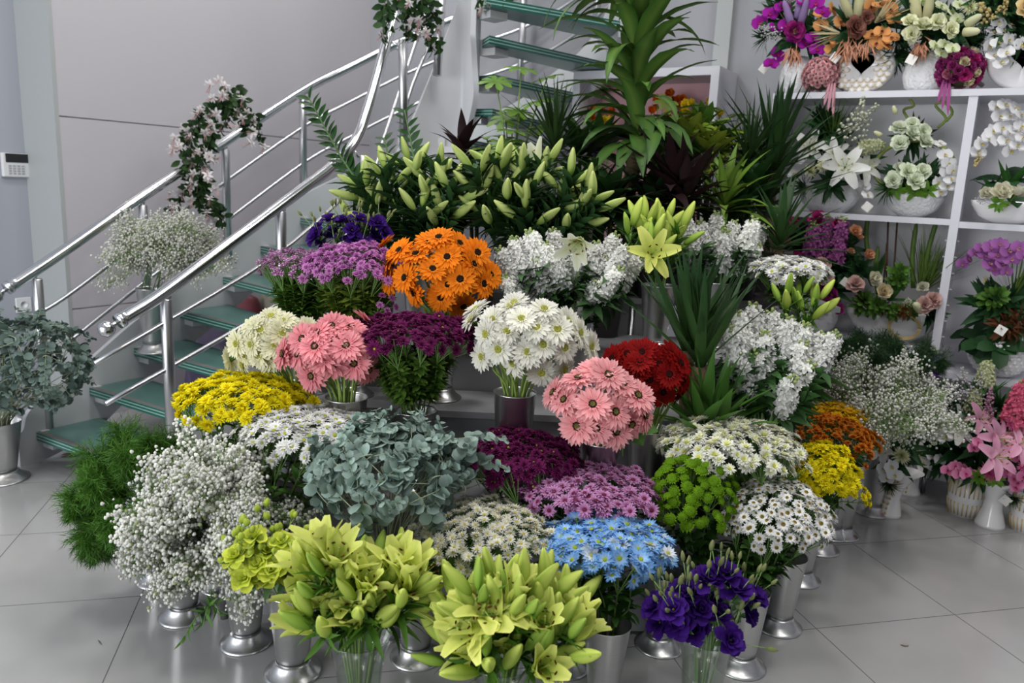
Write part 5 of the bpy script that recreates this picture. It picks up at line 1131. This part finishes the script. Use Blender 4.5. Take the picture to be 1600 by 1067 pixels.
arr('flower_arrangement', 'cream and lime arrangement in an oval floral-relief vase on the shelf top', 'flower arrangement', base_at(1442, 140, ZT, Y1), both(turned(egg(.105, .2), CERAMT, .7), ribbon_tuft(1438, 72, YA-.05, 22, .09, COPPER)),
  [('r_cream',1420,38,YA-.04,.95),('r_cream',1440,45,YA-.05,1.1),('r_cream',1423,55,YA-.05,.95),('r_cream',1463,36,YA-.03,.9),('r_cream',1482,48,YA-.05,.9),('c_cream',1435,35,YA,1.5,(-.3,-.2,1)),('c_cream',1447,35,YA,1.4,(.05,-.2,1)),('o_green',1460,72,YA-.05),('o_green',1475,70,YA-.05),('o_green',1488,76,YA-.05),('o_green',1470,84,YA-.05),('o_green',1470,10,YA),('o_green',1485,18,YA),('o_green',1498,8,YA),('o_green',1478,28,YA),('o_green',1495,30,YA),('c_calla',1508,40,YA-.04,.8,(1,-.5,.6)),('c_calla',1505,50,YA-.04,.8,(1,-.5,-.1)),('pom_cream',1515,12,YA,1.),('l_dark',1455,55,Y1,1.3),('l_dark',1430,25,Y1,1.2),('l_dark',1480,50,Y1,1.3),('l_fern',1420,80,Y1,.9,(-.6,-.2,-.6)),('l_fern',1510,60,Y1,1,(1,-.2,-.2)),('o_green',1440,2,YA),('o_green',1455,-8,YA)], (1424, 93, YA-.08))
arr('flower_arrangement', 'white orchid arrangement in a glossy white heart vase at the shelf end', 'flower arrangement', base_at(1592, 140, ZT, Y1), heartvase(.155, .26, .10, CERAM, .34),
  [(OW,1560,35,YA),(OW,1568,50,YA),(OW,1578,40,YA),(OW,1552,52,YA),(OW,1545,72,YA-.03),(OW,1560,68,YA-.03),(OW,1575,62,YA-.03),(OW,1552,88,YA-.03),(OW,1572,82,YA-.03),(OW,1563,98,YA-.03),(OW,1596,70,YA),('b_yellow',1550,42,YA,1.3,(-.5,-.3,.9)),('b_yellow',1560,30,YA,1,(.3,-.3,1)),('r_yellow',1600,15,YA,1.1),('l_dark',1580,30,Y1,1.4),('l_dark',1560,15,Y1,1.4),('l_dark',1595,45,Y1,1.2),('l_fern',1540,60,Y1,1,(-.8,-.2,.1)),('l_fern',1585,85,Y1,1,(.3,-.4,-.8)),('l_dark',1540,0,Y1,1.3)])
def rosebowl(name, label, u, v, R, keys, n, s, cat, tail):
    p = ony(u, v, YA); z0 = ZT+R; p.z = z0; o = thing(name, label, cat, (p.x, p.y, ZT)); b = V3((p.x, p.y, ZT)); c = V3((0, 0, R*.98))
    for i in range(n):
        z = 1-1.75*(i+.5)/n; r_ = math.sqrt(1-z*z); a = i*2.39996; d = V3((r_*math.cos(a), r_*math.sin(a), z)); link('rose', random.choice(LIB[random.choice(keys)]), o, frame(c+d*(R-.022*s), d, random.random()*6, s*random.uniform(.9, 1.1)))
    mb = MB(); mb.ball(c, R*.8, (.1, .12, .05), 16, 10); mb.obj('core', LEAF, o)
    mb = MB(); mb.tube([c, c+V3((.1, .12, -R*.6))], .012, 8, (.4, .3, .3)); mb.obj('handle', STEM, o)
    mb = MB()
    for i in range(3): mb.blade(c+V3((tail[0]+i*.012, -R*.6, -R*.5)), V3((.1*i-.1, -.3, -1)), V3((0, -1, 0)), .12+.03*i, .014, 'strap', .3, 0, tail[1], ns=5)
    mb.obj('ribbon', PETAL, o)
rosebowl('rose_ball', 'round ball of small soft pink roses on top of the shelf', 1283, 117, .095, ['r_soft'], 96, .5, 'rose ball', (.06, (.7, .35, .42)))
rosebowl('bridal_bouquet', 'round magenta peony bouquet lying on the shelf top between two vases', 1500, 112, .10, ['p_magenta', 'p_magenta', 'p_rosy', 'r_pink', 'p_cream'], 56, .9, 'bouquet', (-.06, (.35, .08, .25)))
# middle shelves
z = SZ['m1']
arr('flower_arrangement', 'white lily arrangement in a low ring-shaped bowl on the middle shelf', 'flower arrangement', base_at(1293, 328, z, Y1), both(turned([(1e-5, 0), (.09, 0), (.14, .05), (.155, .085), (.14, .125), (.08, .155), (.06, .15), (1e-5, .08)], CERAMT, .6)),
  [('al_white',1263,232,YA,1.1),('al_white',1320,262,YA-.06,1.25),('al_white',1302,240,YA,.9),('al_white',1350,262,YA,1.),('pom_cream',1265,268,YA-.06,1.),('pom_cream',1284,260,YA-.06,.9),(OW,1240,272,YA),(OW,1350,290,YA,.9),(OW,1355,305,YA,.9),('b_pale',1312,235,YA,1.6,(.35,-.1,1)),('b_pale',1325,225,YA,1.3,(.6,-.1,1)),('l_dark',1285,240,Y1,1.3),('l_dark',1300,285,YA-.05,.9,(0,-1,-.1)),('l_dark',1340,255,Y1,1.),('l_grass',1300,225,Y1,1.1,(.1,0,1)),('l_dark',1290,205,Y1,1.),('l_dark',1282,190,Y1,.8),('l_fern',1260,290,YA,.9,(-1,-.3,-.1)),('s_cream',1345,232,YA,1.,(1,-.2,.2))], (1355, 323, YF+.02))
def hoopbasket(o):
    turned(bowl(.15, .12), CERAMT, .8, 'bowl')(o); mb = MB(); b = V3(o.location); c = ony(1428, 262, Y1)-b
    mb.tube([c+V3((.185*math.cos(a*PI/14), -.03, .135*math.sin(a*PI/14))) for a in range(-6, 21)], .011, 8, (.22, .27, .07)); mb.obj('hoop_handle', STEM, o)
    mb = MB()
    for (pts) in ([(1422,190),(1412,172),(1428,165),(1418,150),(1428,140),(1436,148)], [(1465,200),(1478,185),(1462,165),(1475,160),(1488,175),(1478,190),(1488,178)]):
        mb.tube(bez([ony(u, v, Y1)-b for u, v in pts], 5), .0075, 6, (.17, .24, .05))
    mb.obj('curly_vine', STEM, o)
arr('flower_arrangement', 'mint rose arrangement in a white bowl with a green hoop handle on the middle shelf', 'flower arrangement', base_at(1424, 337, z, Y1), hoopbasket,
  [('r_mint',1403,203,YA,.9),('r_mint',1422,212,YA-.03,1),('r_mint',1406,226,YA-.03,1),('r_mint',1440,206,YA,.9),('r_mint',1441,224,YA-.03,1),('r_mint',1425,195,YA,.8),('r_mint',1395,282,YA-.05,1),('r_mint',1416,270,YA-.04,1.05),('r_mint',1428,286,YA-.06,1.05),('r_mint',1440,270,YA-.03,.95),('r_mint',1405,265,YA,.8),('l_dark',1422,215,Y1,.9),('l_dark',1415,278,Y1,1.),('l_dark',1440,280,Y1,1.),('l_fern',1390,295,YA-.05,.8,(-.7,-.5,.1)),('l_lime',1400,296,YA-.07,.55,(0,-1,-.6)),('l_lime',1430,298,YA-.07,.6,(0,-1,-.6)),('l_lime',1450,297,YA-.06,.5,(0,-1,-.6)),('c_calla',1400,178,YA,.45,(-.4,-.4,1)),('c_calla',1378,212,YA,.45,(-1,-.4,.5)),(OW,1468,225,YA,.9),(OW,1476,242,YA),(OW,1482,255,YA),(OW,1478,268,YA),(OW,1486,280,YA),(OW,1480,292,YA),(OW,1468,300,YA),(OW,1488,266,YA),(OW,1465,285,YA,.9)])
z = SZ['m2']
arr('flower_arrangement', 'white moth orchid in a white boat bowl on the right middle shelf', 'flower arrangement', base_at(1573, 347, z, Y1), both(turned(bowl(.17, .11), CERAM, .55, 'bowl')),
  [(OW,u,v,YA,1.05) for u, v in ((1556,168),(1570,164),(1585,170),(1562,182),(1578,184),(1594,180),(1552,205),(1566,200),(1580,208),(1558,218),(1572,220),(1588,205),(1598,215),(1590,228),(1578,236),(1545,215),(1532,225),(1528,238),(1596,198))]+[('l_big',1572,285,Y1,1.3,(0,-.3,1)),('l_blade',1575,300,Y1,.9,(0,0,1)),('l_blade',1555,300,Y1,.6,(-.5,0,1)),('p_ivory',1563,304,YA-.08,1.3),('p_ivory',1586,306,YA-.08,1.1),('p_ivory',1540,305,YA-.08,.9),('l_lime',1560,318,YA-.08,.45,(0,-1,0)),('b_white',1548,318,YA-.08,.6,(-.6,-.6,.2)),('b_yellow',1533,240,YA,.7,(-.3,-.3,-1))])
z = SZ['l1']
arr('flower_arrangement', 'magenta rose and lilac stock arrangement behind the small white chrysanthemums', 'flower arrangement', base_at(1275, 530, z, Y1), turned(egg(.1, .2), CERAMT),
  [('r_pink',1277,346,YA,1.25),('r_pink',1305,352,YA,1.1),('r_pink',1240,348,YA,.8),('s_lilac',1268,415,YA,1.3,(0,-.3,1)),('s_lilac',1305,405,YA,1.2,(.1,-.2,1)),('s_lilac',1290,390,YA,1,(0,-.2,1)),('r_blush',1283,416,YA-.05,1),('r_blush',1291,437,YA-.05,.9),('r_pink',1240,405,YA,1.1),('p_magenta',1291,474,YA-.05,1),('p_magenta',1307,485,YA-.05,1.),('p_magenta',1285,455,YA-.04,1),('r_magenta',1296,460,YA-.03,.9),('l_dark',1270,380,Y1,1.5),('l_dark',1300,390,Y1,1.4),('l_dark',1290,450,Y1,1.4),('l_dark',1245,390,Y1,1.3),('l_brown',1238,385,Y1,1.2),('p_magenta',1225,380,YA,.9),('l_dark',1310,420,Y1,1)])
def boat(o):
    mb = MB(); N = 40; R = .235; prof = [(1e-5, 0), (.45, 0), (.8, .05), (.96, .105), (1., .15), (.95, .15), (.75, .08), (1e-5, .06)]
    mb.lathe([(r*R, zz) for r, zz in prof], N, Matrix.Diagonal((1, .42, 1, 1)), cap=False); mb.v = [V3((q.x, q.y, q.z+.35*q.x*q.x*(1 if q.z > .04 else 0))) for q in mb.v]; mb.obj('boat_bowl', CERAM, o)
    p = ony(1413, 511, Y1-.105)-V3(o.location); g = MB()
    for k in range(3): g.tube([p+V3((math.cos(a*PI/14)*(.066+.006*k), -.004*k, math.sin(a*PI/14)*(.055+.005*k))) for a in range(29)], .003, 6)
    g.obj('gold_ring', GOLD, o)
    t = MB()
    for (u0, v0, u1, v1) in ((1384,465,1388,338),(1394,465,1402,345),(1380,450,1386,380)): t.tube([ony(u0, v0, Y1)-V3(o.location), ony(u1, v1, Y1)-V3(o.location)], .005, 6, (.07, .03, .02))
    t.obj('bare_stick', STEM, o); t = MB()
    for (u0, v0, u1, v1) in ((1427,450,1432,348),(1442,450,1465,340),(1357,400,1357,335),(1372,460,1372,385)): t.tube(bez([ony(u0, v0, Y1)-V3(o.location), ony((u0+u1)/2-4, (v0+v1)/2, Y1)-V3(o.location), ony(u1, v1, Y1)-V3(o.location)], 4), [.012]*8+[.006], 8, (.09, .16, .03))
    t.obj('cactus_stem', STEM, o)
arr('flower_arrangement', 'peach ranunculus arrangement in a long white boat planter on the lower shelf', 'flower arrangement', base_at(1388, 536, z, Y1), boat,
  [('r_peach',1335,363,YA,.95),('r_peach',1355,398,YA,.85),('r_peach',1328,394,YA,.6),('r_peach',1343,373,YA,.55),('p_ivory',1363,436,YA-.05,1.1),('p_cream',1378,457,YA-.07,1.2),('p_ivory',1441,450,YA-.03,.8),('r_blush',1336,446,YA-.05,1.05),('r_blush',1443,478,YA-.07,1.),('r_blush',1455,470,YA-.05,1.),('c_calla',1440,486,YA-.07,.8,(-.4,-.7,.5)),('l_sedum',1345,478,YA-.03,1.2),('l_sedum',1365,480,YA-.05,1.1),('l_sedum',1400,425,YA,1.),('l_sedum',1400,440,YA,1.1),('l_sedum',1395,488,YA-.05,.9),('l_sedum',1420,490,YA-.04,.9),('l_brown',1348,466,YA-.05,.6),('l_brown',1412,486,YA-.08,.6),('l_brown',1378,480,YA-.05,.6),('l_grass',1435,455,Y1,1.3,(.15,0,1)),('l_grass',1445,455,Y1,1.1,(.3,0,1)),('l_blade',1362,450,Y1,1.1,(.1,0,1)),('b_pale',1420,478,YA-.08,.6,(0,-1,.5)),('l_dark',1340,425,Y1,.8),('l_dark',1450,492,YA,.8),('l_dark',1330,405,Y1,.5),('l_blade',1385,470,YA-.02,.8,(.6,-.3,.7))], (1321, 441, YA-.05))
z = SZ['l2']
def dimple(r, h):
    def f(o):
        mb = MB(); mb.lathe([(1e-5, 0), (r*.5, 0), (r*.62, h*.06), (r*.95, h*.35), (r, h*.6), (r*.85, h*.88), (r*.7, h), (r*.64, h*.98), (1e-5, h*.7)], 36, None, cap=False)
        for j in range(8):
            zz = h*(.18+j*.1); rr = r*(.62+.38*math.sin(PI*(.1+j*.095)))
            for k in range(22): a = 2*PI*(k+.5*(j % 2))/22; mb.ball((math.cos(a)*rr*.985, math.sin(a)*rr*.985, zz), r*.085, n=6, m=4)
        mb.obj('vase_body', CERAM, o)
    return f
arr('flower_arrangement', 'purple moth orchid with big dark leaves in a dimpled round white vase', 'flower arrangement', base_at(1554, 590, z, Y1), dimple(.135, .19),
  [('o_purple',u,v,YA,s) for u, v, s in ((1503,412,.8),(1512,405,.8),(1522,396,.8),(1532,388,.85),(1548,386,1),(1562,382,1),(1575,392,1.1),(1558,400,1.1),(1545,412,1),(1565,415,1.05),(1580,405,1.),(1592,388,1.),(1600,398,1.),(1538,400,.9),(1552,422,.9),(1572,424,.8))]+[('l_big',1545,535,YA,1.15,(-.2,-.5,1)),('l_big',1560,540,YA-.05,1.,(.2,-.7,.8)),('l_big',1530,525,Y1,1.1,(-.6,-.4,.8)),('l_dark',1550,480,Y1,1.3),('l_dark',1575,475,Y1,1.3),('l_dark',1535,475,Y1,1.),('l_brown',1570,510,YA-.03,1.2),('l_brown',1592,505,YA,1.2),('l_grass',1580,470,Y1,1.1,(.2,0,1)),('l_sedum',1545,470,YA,1.3),('l_dark',1590,500,Y1,1.2),('b_yellow',1540,430,YA,.4,(0,-.3,-1))], (1564, 516, YA-.12))
# arrangements standing on the floor before the shelves
def goldvase(r, h, lean=0.):
    def f(o):
        mb = MB(); mb.lathe(flare(r, h), 36, None, cap=False); mb.v = [V3((q.x+lean*(q.z/h)**2*h, q.y, q.z)) for q in mb.v]; mb.obj('vase_body', CERAM, o); g = MB()
        for k in range(16):
            zz = h*(.1+.8*(k//2)/8); rr = np.interp(zz/h, [0, .38, .6, .88, 1], [.84*r, .52*r, .48*r, .7*r, r]); a = -PI/2-.35+.35*(k % 2)-.1; g.ball((math.cos(a)*rr+lean*(zz/h)**2*h, math.sin(a)*rr, zz), r*.09, n=6, m=4)
        g.obj('gold_dots', GOLD, o)
    return f
def striped(r, h):
    def f(o):
        turned(barrel(r, h), CERAM)(o); g = MB()
        for j, (z0, z1) in enumerate(((.05, .38), (.55, .95))):
            for k in range(26):
                a = 2*PI*k/26; R0, R1 = (np.interp(q, [0, .3, .65, 1], [.85*r, r, r, .9*r])+.0005 for q in (z0, z1)); g.tube([(math.cos(a)*R0, math.sin(a)*R0, z0*h), (math.cos(a)*(R0+R1)/2*1.01, math.sin(a)*(R0+R1)/2*1.01, (z0+z1)/2*h), (math.cos(a)*R1, math.sin(a)*R1, z1*h)], .0035, 6)
        g.obj('gold_stripes', GOLD, o)
    return f
B = onz(1386, 803); b1 = V3((B.x, B.y, 0)); Yb = B.y-.03
arr('flower_arrangement', 'white orchid arrangement in a flared white and gold vase beside the gypsophila', 'flower arrangement', b1, goldvase(.078, .24, .25),
  [(OW,1378,733,Yb-.05,.95),(OW,1392,728,Yb-.06,.95),(OW,1398,742,Yb-.06,.95),(OW,1385,748,Yb-.06,.9),('l_fern',1390,755,Yb-.03,.8,(-.1,-.6,-.8)),('l_dark',1395,715,Yb,1.2),('l_dark',1410,690,Yb,1.3),('s_cream',1405,640,Yb,1,(0,0,1)),('pom_cream',1408,713,Yb-.05,1.1),('al_white',1368,700,Yb,.9),('l_lime',1412,705,Yb-.03,.7)])
B = onz(1418, 770); b2 = V3((B.x, B.y, 0)); Yc = B.y
arr('flower_arrangement', 'violet delphinium and white berry arrangement in the rear white and gold vase', 'flower arrangement', b2, goldvase(.075, .22),
  [('s_violet',1448,610,Yc,1.15,(.05,0,1)),('s_violet',1440,660,Yc,.9,(0,0,1)),('b_white',1462,650,Yc,1.3,(.3,0,1)),('b_white',1470,660,Yc,1.3,(.5,0,1)),('b_white',1480,670,Yc,1.1,(.8,-.2,1)),('l_blade',1452,640,Yc+.05,1.1,(.15,0,1)),('l_blade',1405,640,Yc+.05,1.1,(-.1,0,1)),(OW,1455,712,Yc-.08,.9),(OW,1442,722,Yc-.08,.9),(OW,1468,718,Yc-.08,.9),('al_white',1432,715,Yc-.06,.9),('l_dark',1440,700,Yc,1.6),('l_dark',1460,690,Yc,1.5),('l_dark',1420,690,Yc,1.5),('l_dark',1440,650,Yc+.03,1.4),('l_fern',1425,610,Yc+.05,1.6,(-.2,0,1)),('s_cream',1408,625,Yc+.04,.8,(0,0,1))])
B = onz(1506, 802); b3 = V3((B.x, B.y, 0)); Yd = B.y
arr('flower_arrangement', 'white and pink orchid arrangement in the striped gold vase behind the pink lilies', 'flower arrangement', b3, striped(.085, .2),
  [('o_pink',1480,735,Yd-.08),('o_pink',1492,728,Yd-.08),('o_pink',1504,732,Yd-.08),('o_pink',1515,740,Yd-.08),('o_pink',1498,740,Yd-.1),('o_pink',1502,690,Yd-.05,.9),(OW,1490,680,Yd-.05,1.1),(OW,1476,682,Yd-.05,1.1),('al_white',1500,660,Yd,1.),('al_white',1497,672,Yd-.03,1.),('b_white',1502,640,Yd,1.3,(-.1,0,1)),('b_white',1512,640,Yd,1.2,(.2,0,1)),('b_white',1492,645,Yd,1.1,(-.4,0,1)),('l_dark',1480,640,Yd+.05,1.5),('l_dark',1500,700,Yd,1.6),('l_dark',1470,710,Yd,1.4),('l_blade',1530,640,Yd+.05,1.2,(0,0,1)),('l_fern',1515,650,Yd,1.4,(.2,0,1)),('l_dark',1520,720,Yd,1.4),('s_cream',1538,600,Yd+.03,1,(0,0,1)),('s_cream',1520,640,Yd,.9,(0,0,1))])
B = onz(1546, 820); b4 = V3((B.x, B.y, 0)); Ye = B.y
arr('flower_arrangement', 'pink lily arrangement in a plain white waisted vase before the shelves', 'flower arrangement', b4, turned(flare(.082, .235)),
  [('al_pink',1556,684,Ye-.1,1.15),('al_pink',1552,714,Ye-.14,1.2),('o_pink',1508,740,Ye-.08,1.),('o_pink',1572,735,Ye-.08,1.),('o_pink',1585,700,Ye-.05,1.),('al_pink',1530,655,Ye-.02,.9),('pom_pink',1600,730,Ye-.08,.8),('pom_pink',1545,738,Ye-.12,1.05),('o_pink',1527,692,Ye-.06,1.),('o_pink',1520,700,Ye-.06,.9),('s_pink',1582,660,Ye,1.3,(.1,0,1)),('s_pink',1592,640,Ye,1.1,(.2,0,1)),('pom_pink',1578,662,Ye-.04,.8),('b_pink',1545,660,Ye,1.2,(-.1,0,1)),('b_pink',1552,668,Ye,1.,(-.4,0,1)),('l_dark',1545,690,Ye,1.7),('l_dark',1570,700,Ye,1.6),('l_dark',1530,730,Ye,1.3),('l_lime',1530,745,Ye-.1,.6),('l_lime',1555,748,Ye-.1,.6),('l_blade',1530,640,Ye+.06,1.3,(-.1,0,1)),('l_fern',1560,640,Ye+.05,1.7,(.1,0,1)),('al_pink',1592,695,Ye-.05,1.),('l_lime',1580,688,Ye-.08,.8,(1,-.5,.3)),('l_dark',1535,660,Ye+.03,1.5)])
B = onz(1604, 828); b5 = V3((B.x, B.y, 0)); Yf2 = B.y
arr('flower_arrangement', 'pink orchid arrangement in the striped gold vase at the far end of the row', 'flower arrangement', b5, striped(.082, .2),
  [('o_pink',1572,740,Yf2-.08),('o_pink',1582,748,Yf2-.08),('o_pink',1590,756,Yf2-.08),('o_pink',1598,745,Yf2-.08),('o_pink',1585,762,Yf2-.08),('o_pink',1598,715,Yf2-.05),('o_pink',1588,712,Yf2-.05),('l_dark',1585,730,Yf2,1.4),('l_dark',1600,720,Yf2,1.5),('l_fern',1585,775,Yf2-.06,.8,(-.3,-.5,-.8)),('al_pink',1600,680,Yf2,1.1),('s_pink',1600,640,Yf2,1.1,(0,0,1)),('l_dark',1600,690,Yf2,1.4)], (1571, 782, Yf2-.1))
p = onz(1447, 772); o = thing('low_bench', 'low white bench with a steel leg under the shelves', 'bench', (p.x, p.y+.1, 0))
mb = MB(); mb.box((-.25, -.12, .15), (.3, .12, .165)); mb.obj('bench_top', SHELFM, o, False)
for sx in (-.02, .26):
    mb = MB(); mb.tube([(sx, -.08, 0), (sx, -.08, .15)], .012, 10); mb.obj('leg', STEEL, o)
# display niche with coloured bunches behind the plants
YN = 4.75; xl, xr = ony(905, 150, YN).x, ony(1108, 150, YN).x; zt = ony(1075, 118, YN).z
o = thing('display_niche', 'white framed niche with a pink back behind the plants', 'display case', ((xl+xr)/2, YB-.02, 0)); no = V3(o.location)
def nb_(name, lo, hi, m): mb = MB(); mb.box(V3(lo)-no, V3(hi)-no); mb.obj(name, m, o, False)
nb_('back_panel', (xl, YB-.03, .7), (xr, YB-.01, zt), PINKW); nb_('side_panel', (xr, YN, 0), (xr+.05, YB-.01, zt+.05), SHELFM); nb_('side_panel', (xl-.05, YN, 0), (xl, YB-.01, zt+.05), SHELFM); nb_('top_panel', (xl, YN, zt), (xr, YB-.01, zt+.05), SHELFM)
nb_('shelf_board', (xl, YN+.01, 1.35), (xr, YB-.03, 1.38), PINKF); nb_('base_panel', (xl, YN+.01, 0), (xr, YB-.03, .9), SHELFM)
def clump(label, u, v, y, key, n, s, r, gz=1.38):
    p = ony(u, v, y); b = V3((p.x, p.y, gz)); o = thing('artificial_bunch', label, 'flower bunch', b, 'bunches in the niche behind the plants')
    mb = MB(); lf = MB()
    for i in range(n):
        q = p-b+V3((random.gauss(0, r), random.gauss(0, r*.4), random.gauss(0, r*.6))); link('blossom', random.choice(LIB[key]), o, frame(q, (-fw+rv(.4)).normalized(), random.random()*6, s)); mb.tube([V3((q.x*.2, q.y*.2, 0)), q], .003, 5, (.12, .2, .05))
    mb.obj('stem', STEM, o)
cups('n_orange', PEONW, (.62, .12, .01), (.7, .17, .015)); cups('n_yellow', PEONW, (.7, .5, .02), (.74, .58, .03)); cups('n_violet', PEONW, (.07, .02, .24), (.1, .03, .3))
clump('orange artificial flower bunch in the niche left of the corn plant', 935, 178, 4.92, 'n_orange', 7, 1., .05); clump('orange artificial flower bunch in the niche right of the corn plant', 1045, 165, 4.92, 'n_orange', 14, 1., .1)
clump('yellow artificial flower bunch in the niche left of the corn plant', 948, 196, 4.85, 'n_yellow', 6, 1.1, .035); clump('yellow artificial flower bunch in the niche right of the corn plant', 1075, 188, 4.85, 'n_yellow', 14, 1., .09)
clump('violet artificial flower bunch in the niche left of the corn plant', 930, 228, 4.85, 'n_violet', 14, 1., .05); clump('violet artificial flower bunch in the niche right of the corn plant', 1050, 228, 4.85, 'n_violet', 14, 1., .08)
p = ony(945, 268, 4.65); mb = MB(); mb.box((-.12, -.08, 0), (.12, .08, .12)); ob = mb.obj('gift_box', mat('pink_box', (.55, .17, .36), .5), None, False); ob.location = (p.x, p.y, 1.05); tag(ob, 'pink box behind the corn plant below the violet bunch', 'box')
# small things on the floor
def scrap(name, label, u, v, L, W, col, ang, cat):
    p = onz(u, v); mb = MB(); mb.blade(V3((0, 0, .004)), V3((math.cos(ang), math.sin(ang), .02)), UP, L, W, 'leaf', .15, .2, col, ns=4); ob = mb.obj(name, LEAF); ob.location = (p.x, p.y, 0); tag(ob, label, cat)
scrap('fallen_leaf', 'fallen green leaf on the tiles under the first glass tread', 125, 735, .09, .05, (.04, .1, .02), .4, 'leaf')
scrap('dry_leaf', 'dry brown leaf lying against the stair foot', 95, 712, .09, .05, (.25, .17, .06), .9, 'leaf')
scrap('stem_scrap', 'thin cut stem lying on the tile at the left front', 153, 1001, .04, .004, (.1, .12, .07), -.2, 'stem')
scrap('petal_scrap', 'small wilted petal lying alone on the right tile', 1407, 1008, .03, .022, (.36, .34, .3), .5, 'petal')
# ================================================================== LIGHT
w = bpy.data.worlds.new('daylight'); SC.world = w; w.use_nodes = True
w.node_tree.nodes['Background'].inputs[0].default_value = (.92, .96, 1, 1); w.node_tree.nodes['Background'].inputs[1].default_value = .5
def area_light(name, loc, tgt, sx, sy, e, col):
    l = bpy.data.lights.new(name, 'AREA'); l.shape = 'RECTANGLE'; l.size = sx; l.size_y = sy; l.energy = e; l.color = col
    o = bpy.data.objects.new(name, l); COL.objects.link(o); o.location = loc; o.rotation_euler = (V3(tgt)-V3(loc)).to_track_quat('-Z', 'Y').to_euler(); return o
area_light('shopfront_daylight', (-3.0, -3.6, 1.35), (-3.0, 3, .5), 4.2, 2.4, 200, (.95, .97, 1))
for i, (x, y) in enumerate(((-3.2, .6), (-1.3, .6), (.8, .6), (-3.2, 2.6), (-1.2, 2.4), (.8, 2.4), (-3.6, 3.9), (.3, 3.6))):  # last two are fill, added to brighten the stair wall and shelves
    area_light('ceiling_and_fill_lamp', (x, y, 4.5), (x, y, 0), .6, .6, 25, (1, .98, .95))
vs = SC.view_settings; vs.view_transform = 'Standard'; vs.look = 'None'; vs.gamma = 1; vs.use_curve_mapping = False; vs.exposure = .31
SC.cycles.max_bounces = 8; SC.cycles.transparent_max_bounces = 12; SC.cycles.use_denoising = True
